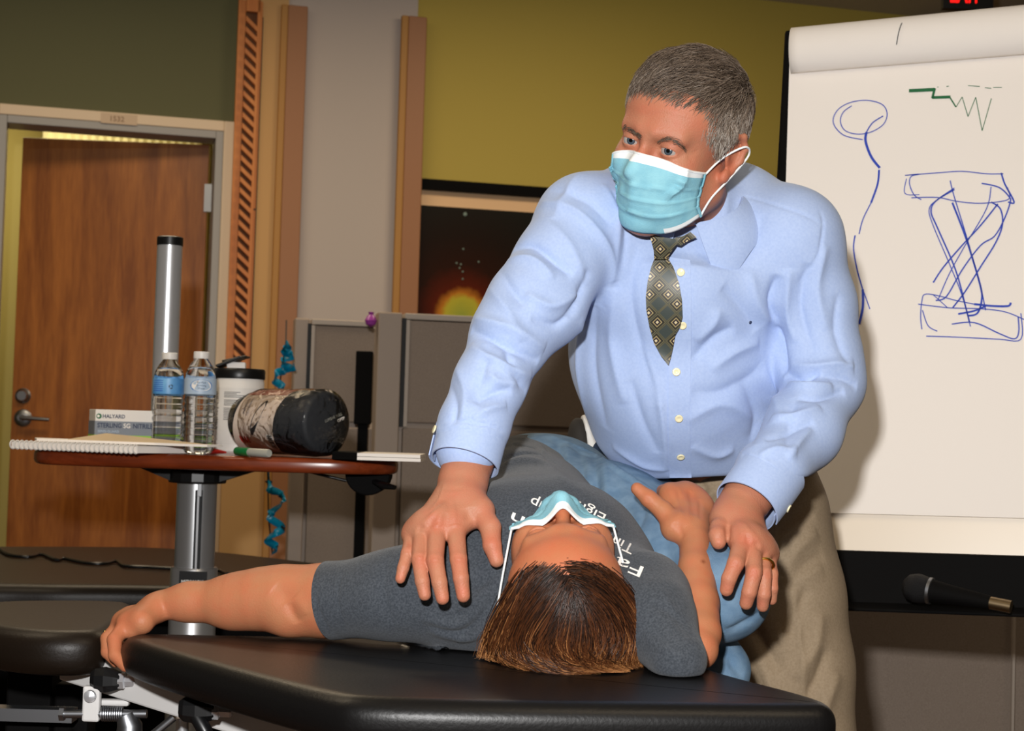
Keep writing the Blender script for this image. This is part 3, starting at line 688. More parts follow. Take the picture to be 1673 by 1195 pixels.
# bottles
def bottle(px, D, label, kind):
    c = P(px, 700, D); c.z = SZ; k = .2035 / .2035
    b = empty('water_bottle', c, label, 'bottle', 'plastic water bottles on the tray')
    prof = [(.001, .004), (.018, .001), (.027, .003), (.0305, .010), (.031, .02)]
    z = .026
    for i in range(7): prof += [(.0296, z), (.0312, z + .004), (.0312, z + .007), (.0296, z + .011)]; z += .0125
    prof += [(.0305, .117), (.0315, .12), (.0315, .150), (.0305, .156), (.028, .166), (.021, .179), (.0145, .188), (.012, .193), (.012, .197)]
    MB().lathe(prof, c, n=40).build('shell', 'plastic_clear', b, smooth=True, auto=False)
    wl = .172
    inner = [(max(r - .0012, .0005), zz + (.0012 if i == 0 else 0)) for i, (r, zz) in enumerate(prof) if zz < wl] 
    MB().lathe(inner + [(.022, wl)], c, n=40).build('water', 'water', b, smooth=True, auto=False)
    MB().lathe([(.0155, .1905), (.0158, .192), (.0158, .203), (.0145, .2045), (.0, .2045)], c, n=30).build('cap', 'white_plastic', b, smooth=True)
    lb = MB().lathe([(.0318, .119), (.0319, .12), (.0319, .150), (.0318, .151)], c, n=48)
    lb.f = lb.f[:-2]; lb.mi = lb.mi[:-2]
    l_ = lb.build('label', 'label_blue' if kind == 0 else 'label_pale', b, smooth=True)
    # an oval mark on the label
    def onl(th, z): return c + Vector((math.sin(th) * .0323, -math.cos(th) * .0323, z))
    def patch(name, th0, zc, rx, rz, m, off=0, n=24):
        vs = [c + Vector((math.sin(th0 + rx * math.cos(2 * math.pi * i / n)) * (.0322 + off), -math.cos(th0 + rx * math.cos(2 * math.pi * i / n)) * (.0322 + off), zc + rz * math.sin(2 * math.pi * i / n))) for i in range(n)]
        MB().add(vs, [tuple(range(n))]).build(name, m, l_)
    if kind == 1:
        patch('oval', .25, .136, .72, .0125, mat('label_mid', (70, 130, 200), .4)); patch('oval_fill', .25, .136, .64, .0108, 'text_white', .0002)
        for i, (wd, tx) in enumerate((('Purified', .01), ('Drinking', 0), ('Water', 0))):
            vs, fs = text_verts(wd, 1); x0 = min(v.x for v in vs); x1 = max(v.x for v in vs); s = .0055
            MB().add([onl(.25 - (x1 - x0) * s / .032 / 2 + (v.x - x0) * s / .032, .1405 - i * .0058 + v.y * s) + Vector((0, -.0006, 0)) for v in vs], fs).build('lettering', 'text_navy', l_)
    else:
        for i in range(3):
            a0 = i * 2.1; vs = []
            for j in range(9):
                a = a0 + j * .2
                for rr in (.0045, .0026): vs.append(onl(.35 + math.cos(a) * rr / .032, .134 + math.sin(a) * rr))
            MB().add(vs, [(2 * j, 2 * j + 1, 2 * j + 3, 2 * j + 2) for j in range(8)]).build('recycling_mark', 'text_black', l_)
        for i in range(6):
            mbx = MB(); z_ = .147 - i * .0042; ths = [-.95 + k * .1 for k in range(9)]
            vs = []
            for t_ in ths: vs += [onl(t_, z_), onl(t_, z_ - .0011)]
            mbx.add(vs, [(2 * j, 2 * j + 1, 2 * j + 3, 2 * j + 2) for j in range(8)]); mbx.build('text_line', 'ink_blue', l_)
    return b
bottle(273, 3.27, 'left one of two full clear water bottles on the tray, blue label with recycling arrows', 0)
bottle(325, 3.18, 'right one of two full clear water bottles on the tray, oval logo on its label', 1)
# wipes canister
c = P(388, 700, 3.41); c.z = SZ; wc = empty('wipes_canister', c, 'white canister of wipes with an open black lid between bottle and wrapped roll', 'canister')
R_ = .0535
HC = .024
MB().lathe([(R_ - .004, 0), (R_, .004), (R_, .128 + HC), (R_ - .001, .13 + HC), (R_ - .001, .137 + HC)], c, n=56).build('body', 'white_plastic', wc, smooth=True)
lid = MB().lathe([(R_ + .001, .134), (R_ + .0015, .136), (R_ + .0015, .152), (R_ - .001, .156), (.02, .157), (.0, .157)], c + Vector((0, 0, HC)), n=56).build('lid', 'black_plastic', wc, smooth=True)
mb = MB(); f0 = c + Vector((-.004, 0, .156 + HC))
mb.hexa([f0 + Vector((-.04, -.03, .0)), f0 + Vector((.012, -.03, .022)), f0 + Vector((.012, .03, .022)), f0 + Vector((-.04, .03, 0))], (-.004, 0, .006)); mb.hexa([f0 + Vector((-.03, -.026, .012)), f0 + Vector((.022, -.026, .024)), f0 + Vector((.022, .026, .024)), f0 + Vector((-.03, .026, .012))], (-.001, 0, .005)); mb.build('flip_tab', 'black_plastic', lid, bevel=.004)
mb = MB(); mb.hexa([f0 + Vector((-.022, -.014, -.002)), f0 + Vector((.018, -.014, -.002)), f0 + Vector((.016, .014, -.002)), f0 + Vector((-.02, .014, -.002))], (0, 0, .016)); mb.build('wipe', 'paper', wc, bevel=.003)
lbw = MB()
vs = []; ths = [-1.35 + i * .1 for i in range(28)]
for t_ in ths: vs += [c + Vector((math.sin(t_) * (R_ + .0004), -math.cos(t_) * (R_ + .0004), .018)), c + Vector((math.sin(t_) * (R_ + .0004), -math.cos(t_) * (R_ + .0004), .138))]
lbw.add(vs, [(2 * j, 2 * j + 2, 2 * j + 3, 2 * j + 1) for j in range(27)]); lw_ = lbw.build('label', mat('label_white', (226, 222, 216), .5), wc, smooth=True, auto=False)
mb = MB(); random.seed(3)
def arcbar(t0, t1, z, h, off=.0009):
    n = 6; vs = []
    for i in range(n + 1):
        t_ = t0 + (t1 - t0) * i / n
        for zz in (z, z + h): vs.append(c + Vector((math.sin(t_) * (R_ + off), -math.cos(t_) * (R_ + off), zz)))
    mb.add(vs, [(2 * j, 2 * j + 2, 2 * j + 3, 2 * j + 1) for j in range(n)])
for i in range(24): arcbar(-.98, -.98 + random.uniform(.16, .3), .128 - i * .0034, .0014)
for i in range(18):
    if i in (4, 9): continue
    arcbar(-.42, -.42 + random.uniform(.5, 1.0), .128 - i * .0034, .0012)
mb.build('fine_print', 'text_black', lw_)
# lumbar roll in printed sleeve and clear film
rc0 = P(414, 690, 3.26); rc1 = P(535, 688, 3.13); rc0.z = SZ + .069; rc1.z = SZ + .070
ax = (rc1 - rc0); L = ax.length; axn = ax.normalized(); R_ = .063
rl = empty('lumbar_roll', (rc0.lerp(rc1, .5).x, rc0.lerp(rc1, .5).y, SZ), 'dark foam lumbar roll in printed sleeve and clear film on the tray', 'cushion')
MB().lathe([(.0, -.03), (.03, -.027), (.05, -.014), (R_ - .003, .006), (R_, .03), (R_, L - .008), (R_ - .003, L - .002), (R_ - .008, L), (.0, L)], rc0, n=48, axis=axn).build('foam', 'foam_dark', rl, smooth=True, auto=False)
MB().lathe([(.008, L + .012), (.03, L + .006), (.058, L + .003), (R_ + .003, L - .004), (R_ + .005, L - .03), (R_ + .003, L * .5), (R_ + .004, L * .15), (.05, -.022), (.02, -.034)], rc0, n=64, axis=axn).build('clear_film', 'clear_film', rl, smooth=True, auto=False)
sA = axn; sU = (Vector((0, 0, 1)) - sA * sA.z).normalized(); sS = sA.cross(sU)
if sS.y > 0: sS = -sS
def onr(a, th, off=.0015): return rc0 + sA * a + (sS * math.cos(th) + sU * math.sin(th)) * (R_ + off)
def rpatch(name, a0, a1, t0, t1, m, par, off=.0015, slant=0, n=10):
    vs = []
    for i in range(n + 1):
        th = t0 + (t1 - t0) * i / n
        for j in range(5): vs.append(onr(a0 + (a1 - a0) * j / 4 + slant * (th), th, off))
    return MB().add(vs, [(i * 5 + j, i * 5 + j + 1, (i + 1) * 5 + j + 1, (i + 1) * 5 + j) for i in range(n) for j in range(4)]).build(name, m, par, smooth=True, auto=False)
slv = rpatch('sleeve', .01, .125, -1.35, 1.5, 'wrap_white', rl, .001, .012, 16)
rpatch('red_stripe', .011, .124, .95, 1.5, 'wrap_red', slv, .0016, .012)
# roll picture, red marks, barcode, lettering
vs = []
for i in range(24):
    a = 2 * math.pi * i / 24; u = .018 * math.cos(a) * .55; v = .036 * math.sin(a)
    vs.append(onr(.077 + u + v * .45, .12 + v / R_, .0022))
MB().add(vs, [tuple(range(24))]).build('roll_picture', 'foam_dark', slv)
for k in range(4):
    vs = []
    for i in range(12):
        a = 2 * math.pi * i / 12; vs.append(onr(.024 + k * .0065 + .0028 * math.cos(a), -.62 + (.008 * math.sin(a) - .002 * math.cos(a) * 2) / R_, .0022))
    MB().add(vs, [tuple(range(12))]).build('logo_stroke', 'red_plastic', slv)
rpatch('barcode_ground', .100, .117, -1.0, -.42, 'text_white', slv, .0019)
mb = MB()
for k in range(11):
    t_ = -.96 + k * .048; w_ = .018 + .018 * ((k * 7) % 3) / 2
    vs = [onr(a_, t_ + d_, .0024) for a_ in (.102, .115) for d_ in (0, w_)]
    mb.add(vs, [(0, 1, 3, 2)])
mb.build('barcode', 'text_black', slv)
for k, (tx, aa) in enumerate((('LUMBAR ROLL', .047), ('McKENZIE', .036))):
    vs, fs = text_verts(tx, 1); s = .0095; x0 = min(v.x for v in vs)
    MB().add([onr(aa + v.y * s * .8, .75 - ((v.x - x0) * s * (.62 if k == 0 else .8)) / R_ , .0024) for v in vs], fs).build('lettering', 'text_navy', slv)
vs, fs = text_verts('LUMBAR ROLL', 1); s = .0085; e0 = rc1 + axn * .006
eu = (sU * .93 + -sS * 0); er = axn.cross(sU); er = er if er.x > 0 else -er
er2 = (er * .95 + sU * .32).normalized(); eu2 = axn.cross(er2); eu2 = eu2 if eu2.z > 0 else -eu2
x0 = min(v.x for v in vs)
MB().add([e0 - er2 * .003 + eu2 * .004 + er2 * (v.x - x0 - 1) * s * .9 + eu2 * v.y * s for v in vs], fs).build('end_lettering', 'marker_grey', rl)
vs, fs = text_verts('OPTP', 1, .03)
MB().add([e0 + er2 * .022 - eu2 * .006 + er2 * (v.x) * s + eu2 * v.y * s for v in vs], fs).build('end_lettering', 'text_white', rl)
# spiral notebook, loose papers
def sheet_box(name, pts, z0, z1, m, parent=None, bevel=0):
    mb = MB(); n = len(pts); vs = [Vector((p[0], p[1], z0)) for p in pts] + [Vector((p[0], p[1], z1)) for p in pts]
    mb.add(vs, [tuple(range(n))[::-1], tuple(range(n, 2 * n))] + [(i, (i + 1) % n, n + (i + 1) % n, n + i) for i in range(n)]); return mb.build(name, m, parent, bevel=bevel)
na, nb = P(14, 733, 3.17), P(220, 740, 3.05)
dn = Vector((nb.x - na.x, nb.y - na.y, 0)).normalized(); dq = Vector((-dn.y, dn.x, 0)); ln_ = (Vector((nb.x, nb.y, 0)) - Vector((na.x, na.y, 0))).length
sn = empty('spiral_notebook', (na.x + .1, na.y + .1, SZ), 'white spiral bound notebook at the front left of the tray', 'notebook')
A_ = Vector((na.x, na.y, 0)); B_ = A_ + dn * ln_
q = [A_ + dq * .008, B_ + dq * .008, B_ + dq * .17 + dn * .02, A_ + dq * .17 + dn * .02]
sheet_box('pages', q, SZ + .001, SZ + .013, 'paper', sn); sheet_box('cover', [p + Vector((.001, 0, 0)) for p in q], SZ + .0131, SZ + .0145, 'white_plastic', sn)
for i in range(27):
    p = A_ + dn * (.004 + i * (ln_ - .008) / 26) + Vector((0, 0, SZ + .0085)) + dq * .006
    mb = MB(); mb.tube([p + (dq * math.cos(a) + Vector((0, 0, 1)) * math.sin(a)) * .0085 + dn * .0012 * a / 3 for a in [k * math.pi / 6 for k in range(13)]], .0015, n=6, cap=False); mb.build('coil', 'white_plastic', sn, smooth=True)
pa_ = P(52, 720, 3.32); pbx = P(344, 731, 3.1)
sheet_box('paper_stack', [(pa_.x, 3.34), (P(60, 720, 3.2).x, 3.2), (pbx.x, 3.065), (pbx.x + .02, 3.12), (P(280, 720, 3.4).x - .02, 3.26)], SZ + .0165, SZ + .021, 'paper')
tag(bpy.data.objects['paper_stack'], 'thin stack of loose papers lying over the spiral notebook', 'papers')
mb = MB(); f = [P(115, 718, 3.22), P(340, 728, 3.08), P(250, 715, 3.3), P(182, 709, 3.25)]
v = [Vector((f[0].x, 3.2, SZ + .022)), Vector((f[1].x, 3.085, SZ + .0215)), Vector((f[2].x, 3.3, SZ + .022)), Vector((f[3].x, 3.21, SZ + .036))]
mb.add(v + [p - Vector((0, 0, .0012)) for p in v], [(0, 1, 3), (1, 2, 3), (0, 3, 2), (4, 7, 5), (5, 7, 6), (4, 6, 7), (0, 4, 5, 1), (1, 5, 6, 2), (2, 6, 4, 0)])
tag(mb.build('brown_paper_sheet', 'paper_kraft'), 'creased tan paper sheet on top of the loose papers', 'paper')
# marker pens
def pen(a, b, r, label, name, m1, m2, cut):
    r0 = empty(name, a, label, 'marker'); ax = (b - a); L = ax.length
    MB().lathe([(r * .8, 0), (r, .003), (r, L * cut)], a, n=18, axis=ax).build('cap', m1, r0, smooth=True)
    MB().lathe([(r * .93, L * cut), (r * .93, L - .002), (r * .8, L), (0, L)], a, n=18, axis=ax).build('barrel', m2, r0, smooth=True)
a = P(386, 730, 3.14); a.z = SZ + .009; b = P(440, 733, 3.06); b.z = SZ + .008
pen(a, b, .0085, 'green capped grey marker lying in front of the wrapped roll', 'marker_pen', 'green_plastic', 'marker_grey', .42)
mb = MB(); a = P(334, 733, 3.22); a.z = SZ + .007; b = P(369, 730, 3.14); b.z = SZ + .006; mb.lathe([(.008, 0), (.008, .02), (.002, (b - a).length)], a, n=14, axis=(b - a))
tag(mb.build('red_pen', 'red_plastic', smooth=True), 'red tipped pen lying beside the right water bottle', 'pen')
c2_ = P(415, 727, 3.2); c2_.z = SZ + .007
# black covered booklets at the right end
xa, xb = P(548, 735, 3.15), P(690, 738, 3.1)
bk = empty('booklet', (xa.x + .05, 3.2, SZ), 'lower booklet with white page edges overhanging the right end of the tray', 'booklet', 'booklets at the right end of the tray')
bk2 = empty('booklet', (xa.x + .05, 3.2, SZ + .007), 'upper booklet with white page edges overhanging the right end of the tray', 'booklet', 'booklets at the right end of the tray')
xm = P(587, 738, 3.1).x
for k, (bb_, z) in enumerate(((bk, SZ + .0005), (bk2, SZ + .0075))):
    q = [(xm, 3.06), (xb.x - .001 * k, 3.05), (xb.x + .0, 3.22), (xm - .0, 3.24)]
    sheet_box('pages', q, z, z + .0062, 'paper', bb_)
    sheet_box('cover', [(xa.x, 3.09), (xm, 3.061), (xm, 3.24), (xa.x, 3.25)], z - .0002, z + .0066, 'black_matte', bb_)

# wrapper lying on the pad under the shoulder
wq = [PZ(648, 1034, TZ), PZ(672, 1052, TZ), PZ(728, 1066, TZ), PZ(722, 1060, TZ), PZ(690, 1030, TZ + .012), PZ(664, 1026, TZ + .006)]
wr0 = empty('folded_wrapper', PZ(690, 1058, TZ), 'dark and silver folded wrapper tucked under the shoulder of the lying person', 'wrapper')
a = PZ(655, 1050, TZ); b = PZ(722, 1066, TZ); mb = MB(); up = Vector((0, 0, 1)); ex = (b - a).normalized(); ey = Vector((-ex.y, ex.x, 0)); Lw = (b - a).length
vs = []; nw = 12
for i in range(nw + 1):
    t = i / nw; hgt = .013 * math.sin(min(1, t * 1.6) * math.pi * .9) ** .7 * (1 - t * .55) + .0015; wd = .030 * (1 - t * .5)
    for j in range(7):
        q = j / 6; vs.append(a + ex * (Lw * t) + ey * (wd * (q - .2)) + up * (.0012 + hgt * math.sin(q * math.pi) + .002 * math.sin(t * 17 + q * 5) ** 2))
mb.add(vs, [(i * 7 + j, i * 7 + j + 1, (i + 1) * 7 + j + 1, (i + 1) * 7 + j) for i in range(nw) for j in range(6)])
mb.add([v - up * .001 for v in vs], [(i * 7 + j, (i + 1) * 7 + j, (i + 1) * 7 + j + 1, i * 7 + j + 1) for i in range(nw) for j in range(6)])
mb.build('foil', 'silver', wr0, smooth=True)
MB().tube([vs[1] + up * .001, vs[3] + up * .002, vs[5] + up * .001], .004, flat=.4).build('dark_end', 'black_matte', wr0, smooth=True)
MB().tube([vs[4 * 7 + 1] + up * .001, vs[4 * 7 + 3] + up * .003, vs[4 * 7 + 5] + up * .001], .0022, flat=.6).build('white_edge', 'white_plastic', wr0, smooth=True)
# ------------------------------------------------------------------ sculpting tools: smooth solid shapes -> one continuous mesh
def A(v): return np.array((v[0], v[1], v[2]), dtype=np.float64)
def Pa(px, py, D): return A(P(px, py, D))

class Solid:
    def __init__(s): s.pr = []
    def cone(s, a, b, ra, rb, k=.01, sq=None, op='u'): s.pr.append(('c', A(a), A(b), ra, rb, k, sq, op)); return s
    def ball(s, c, r, R=None, k=.01, op='u'):
        r = np.array(r if hasattr(r, '__len__') else (r, r, r), float); s.pr.append(('e', A(c), r, R, k, op)); return s
    def chain(s, pts, rs, k=.01, sq=None):
        for i in range(len(pts) - 1): s.cone(pts[i], pts[i + 1], rs[i], rs[i + 1], k, sq)
        return s
    def cut(s, p, n, k=.0, lim=None): s.pr.append(('h', A(p), A(n) / np.linalg.norm(A(n)), lim, k, 'i')); return s
    def bounds(s, pad):
        lo = np.full(3, 1e9); hi = -lo
        for p in s.pr:
            if p[0] == 'c' and p[7] == 'u':
                m = max(p[3], p[4]) * (max(1, p[6][1]) if p[6] else 1)
                lo = np.minimum(lo, np.minimum(p[1], p[2]) - m); hi = np.maximum(hi, np.maximum(p[1], p[2]) + m)
            if p[0] == 'e' and p[5] == 'u': lo = np.minimum(lo, p[1] - p[2].max()); hi = np.maximum(hi, p[1] + p[2].max())
        return lo - pad, hi + pad
    def mesh(s, res, smooth=2, bounds=None):
        lo, hi = s.bounds(.012) if bounds is None else bounds
        n = np.ceil((hi - lo) / res).astype(int) + 1
        ax = [lo[i] + res * np.arange(n[i]) for i in range(3)]
        V = np.full(tuple(n), 1.0, dtype=np.float32)
        for p in s.pr:
            if p[0] == 'c':
                k = p[5]; m = max(p[3], p[4]) * (max(1, p[6][1]) if p[6] else 1) + k + 3 * res
                l_ = np.minimum(p[1], p[2]) - m; h_ = np.maximum(p[1], p[2]) + m; op = p[7]
            elif p[0] == 'e': k = p[4]; m = p[2].max() + k + 3 * res; l_ = p[1] - m; h_ = p[1] + m; op = p[5]
            else:
                k = p[4]; op = 'i'
                if p[3] is None: l_, h_ = lo, hi
                else: l_ = p[1] - p[3]; h_ = p[1] + p[3]
            i0 = np.clip(np.floor((l_ - lo) / res).astype(int), 0, n); i1 = np.clip(np.ceil((h_ - lo) / res).astype(int) + 1, 0, n)
            if (i1 <= i0).any(): continue
            sl = tuple(slice(a, b) for a, b in zip(i0, i1))
            X = ax[0][sl[0]][:, None, None]; Y = ax[1][sl[1]][None, :, None]; Zz = ax[2][sl[2]][None, None, :]
            if p[0] == 'c':
                a, b = p[1], p[2]; d = b - a; dd = max(float(d @ d), 1e-12)
                qx, qy, qz = X - a[0], Y - a[1], Zz - a[2]
                t = np.clip((qx * d[0] + qy * d[1] + qz * d[2]) / dd, 0, 1)
                qx = qx - t * d[0]; qy = qy - t * d[1]; qz = qz - t * d[2]
                L2 = qx * qx + qy * qy + qz * qz
                if p[6]:
                    u, f = p[6][0], p[6][1]; u = A(u) / np.linalg.norm(A(u)); qu = qx * u[0] + qy * u[1] + qz * u[2]
                    L2 = L2 + (1 / f ** 2 - 1) * qu * qu
                dist = np.sqrt(L2) - (p[3] + (p[4] - p[3]) * t)
            elif p[0] == 'e':
                q = [X - p[1][0] + 0 * Y + 0 * Zz, Y - p[1][1] + 0 * X + 0 * Zz, Zz - p[1][2] + 0 * X + 0 * Y]
                if p[3] is not None:
                    R = p[3]; q = [q[0] * R[0][i] + q[1] * R[1][i] + q[2] * R[2][i] for i in range(3)]   # columns of R are local axes
                k0 = np.sqrt(sum((q[i] / p[2][i]) ** 2 for i in range(3))); k1 = np.sqrt(sum((q[i] / p[2][i] ** 2) ** 2 for i in range(3))) + 1e-9
                dist = k0 * (k0 - 1) / k1
            else:
                dist = (X - p[1][0]) * p[2][0] + (Y - p[1][1]) * p[2][1] + (Zz - p[1][2]) * p[2][2]
            dist = dist.astype(np.float32); v = V[sl]
            if op == 'u':
                if k > 0: h = np.maximum(k - np.abs(v - dist), 0) / k; V[sl] = np.minimum(v, dist) - h * h * k / 4
                else: V[sl] = np.minimum(v, dist)
            else:
                if op == 's': dist = -dist
                if k > 0: h = np.maximum(k - np.abs(v - dist), 0) / k; V[sl] = np.maximum(v, dist) + h * h * k / 4
                else: V[sl] = np.maximum(v, dist)
        V[0], V[-1], V[:, 0], V[:, -1], V[:, :, 0], V[:, :, -1] = 1, 1, 1, 1, 1, 1
        return nets(V, lo, res, smooth)

def nets(V, lo, res, smooth):
    S = V < 0
    c = [S[i:S.shape[0] - 1 + i, j:S.shape[1] - 1 + j, k:S.shape[2] - 1 + k] for i in (0, 1) for j in (0, 1) for k in (0, 1)]
    cnt = sum(x.astype(np.int8) for x in c); act = (cnt > 0) & (cnt < 8)
    I = np.argwhere(act); idx = np.full(act.shape, -1, dtype=np.int64); idx[act] = np.arange(len(I))
    acc = np.zeros((len(I), 3)); num = np.zeros(len(I))
    for axis in range(3):
        o1, o2 = [a for a in range(3) if a != axis]
        for da in (0, 1):
            for db in (0, 1):
                a = I.copy(); a[:, o1] += da; a[:, o2] += db; b = a.copy(); b[:, axis] += 1
                va = V[a[:, 0], a[:, 1], a[:, 2]]; vb = V[b[:, 0], b[:, 1], b[:, 2]]
                m = (va < 0) != (vb < 0); t = np.where(m, va / np.where(m, va - vb, 1), 0)
                p = a.astype(float); p[:, axis] += t; acc[m] += p[m]; num[m] += 1
    v = acc / num[:, None] * res + lo
    F = []
    for axis in range(3):
        o1, o2 = [a for a in range(3) if a != axis]
        sh = list(S.shape); s0 = [slice(None)] * 3; s1 = [slice(None)] * 3; s0[axis] = slice(0, -1); s1[axis] = slice(1, None)
        A0, A1 = S[tuple(s0)], S[tuple(s1)]; E = np.argwhere(A0 != A1)
        E = E[(E[:, o1] > 0) & (E[:, o2] > 0) & (E[:, o1] < sh[o1] - 1) & (E[:, o2] < sh[o2] - 1)]
        ins = A0[E[:, 0], E[:, 1], E[:, 2]]
        q = []
        for d1, d2 in ((-1, -1), (0, -1), (0, 0), (-1, 0)):
            e = E.copy(); e[:, o1] += d1; e[:, o2] += d2; q.append(idx[e[:, 0], e[:, 1], e[:, 2]])
        q = np.stack(q, 1)
        flip = ins if axis != 1 else ~ins
        q[~flip] = q[~flip][:, ::-1]; F.append(q)
    F = np.concatenate(F); F = F[(F >= 0).all(1)]
    s = Surf(v, F); s.smooth(smooth); return s

class Surf:
    def __init__(s, v, f): s.v = v; s.f = f; s.tint = None; s._b = None; s.res = None
    def smooth(s, it, lam=.5):
        n = len(s.v)
        e = np.concatenate([s.f[:, [i, (i + 1) % 4]] for i in range(4)]); deg = np.bincount(e.ravel(), minlength=n)
        deg = np.maximum(deg, 1)
        for i in range(it):
            acc = np.stack([np.bincount(e[:, 0], s.v[e[:, 1], c], n) + np.bincount(e[:, 1], s.v[e[:, 0], c], n) for c in range(3)], 1)
            s.v = s.v + lam * (acc / deg[:, None] - s.v)
        s._b = None; return s
    def normals(s):
        v = s.v; f = s.f; fn = np.cross(v[f[:, 2]] - v[f[:, 0]], v[f[:, 3]] - v[f[:, 1]])
        n = np.stack([sum(np.bincount(f[:, i], fn[:, c], len(v)) for i in range(4)) for c in range(3)], 1)
        return n / (np.linalg.norm(n, axis=1)[:, None] + 1e-12)
    def bvh(s):
        if s._b is None: s._b = BVHTree.FromPolygons(s.v.tolist(), s.f.tolist())
        return s._b
    def hit(s, px, py):
        d = ray(px, py).normalized(); h = s.bvh().ray_cast(CAM, d)
        return (A(h[0]), A(h[1])) if h[0] is not None else (None, None)
    def line(s, pts, step=.0018, keep=False):
        pts = spline([(a, b, 0) for a, b in pts], 10) if len(pts) > 2 else [Vector((pts[0][0], pts[0][1], 0)).lerp(Vector((pts[1][0], pts[1][1], 0)), i / 20) for i in range(21)]
        out = []
        for p in pts:
            h = s.hit(p.x, p.y)
            if h[0] is not None: out.append(h[0])
        return np.array(out)
    def near(s, S_, w):
        lo = S_.min(0) - 3 * w; hi = S_.max(0) + 3 * w
        ix = np.where(((s.v > lo) & (s.v < hi)).all(1))[0]
        if not len(ix): return ix, None, None
        D = np.full(len(ix), 9.0); T = np.zeros(len(ix)); tt_ = np.linspace(0, 1, len(S_)); 
        for i in range(len(S_) - 1):
            a, b = S_[i], S_[i + 1]; d = b - a; dd = max(d @ d, 1e-12); q = s.v[ix] - a; t = np.clip(q @ d / dd, 0, 1)
            r = np.linalg.norm(q - t[:, None] * d, axis=1); m = r < D; D[m] = r[m]; T[m] = tt_[i] + t[m] * (tt_[1] if len(tt_) > 1 else 0)
        return ix, D, T
    def fold(s, pts, w, amp, taper=True):
        """raise (amp > 0) or press (amp < 0) a fold of cloth or flesh along a line"""
        S_ = s.line(pts)
        if len(S_) < 2: return s
        ix, D, T = s.near(S_, w)
        if D is None: return s
        g = np.exp(-(D / w) ** getattr(s, 'crisp', 2.0)) * (np.clip(np.sin(np.pi * np.clip(T, 0, 1)), 0, 1) ** .6 if taper else 1)
        s.v[ix] += s.normals_at(ix) * (amp * g)[:, None]; s.dirty = True; return s
    def normals_at(s, ix):
        if not hasattr(s, '_n') or s._n is None: s._n = s.normals()
        return s._n[ix]
    def folds(s, L):
        """L: (points, width, amplitude); all are laid on the undisturbed surface first"""
        base = s.v.copy(); s._n = s.normals(); s.bvh()
        for pts, w, amp in L: s.fold(pts, w, amp)
        s._b = None; s._n = None; return s
    def paint(s, pts, w, col, strength=1.0):
        if s.tint is None: s.tint = np.ones((len(s.v), 4))
        S_ = s.line(pts) if len(pts) > 1 else np.array([s.hit(*pts[0])[0]] * 2)
        if len(S_) < 1 or S_[0] is None: return s
        ix, D, T = s.near(S_, w)
        if D is None: return s
        g = (np.exp(-(D / w) ** 2) * strength)[:, None]
        s.tint[ix, :3] = s.tint[ix, :3] * (1 - g) + np.array(col)[None, :] * g; return s
    def wrinkle(s, amp, freq, stretch=(1, 1, 1), seed=0, mask=None):
        rs = np.random.RandomState(seed); n = s.normals(); q = s.v * np.array(stretch); h = np.zeros(len(q))
        for i in range(7):
            d = rs.normal(size=3); d /= np.linalg.norm(d); f = freq * rs.uniform(.6, 1.6); d2 = rs.normal(size=3) * freq * .35
            h += np.sin(q @ d * f * 6.28 + rs.uniform(0, 6.28) + 1.6 * np.sin(q @ d2 * 6.28 + rs.uniform(0, 6.28)))
        h = h / 7 * amp
        if mask is not None: h = h * mask
        s.v = s.v + n * h[:, None]; s._b = None; return s
    def join(s, o):
        n = len(s.v); a = s.tint if s.tint is not None else np.ones((n, 4)); b = o.tint if o.tint is not None else np.ones((len(o.v), 4))
        r = Surf(np.concatenate([s.v, o.v]), np.concatenate([s.f, o.f + n])); r.tint = np.concatenate([a, b]); return r
    def build(s, name, material, parent=None, keep=None):
        me = bpy.data.meshes.new(name); o_ = A(org(parent)); v = (s.v - o_).astype(np.float32); f = s.f.astype(np.int32)
        me.vertices.add(len(v)); me.vertices.foreach_set('co', v.ravel())
        me.loops.add(f.size); me.loops.foreach_set('vertex_index', f.ravel())
        me.polygons.add(len(f)); me.polygons.foreach_set('loop_start', np.arange(0, f.size, 4, dtype=np.int32))
        me.polygons.foreach_set('use_smooth', np.ones(len(f), dtype=bool))
        me.update(calc_edges=True)
        if s.tint is not None:
            at = me.color_attributes.new('tint', 'FLOAT_COLOR', 'POINT'); at.data.foreach_set('color', s.tint.astype(np.float32).ravel())
        me.materials.append(MATS[material] if isinstance(material, str) else material)
        o = bpy.data.objects.new(name, me); COL.objects.link(o)
        if parent is not None: o.parent = parent
        return o

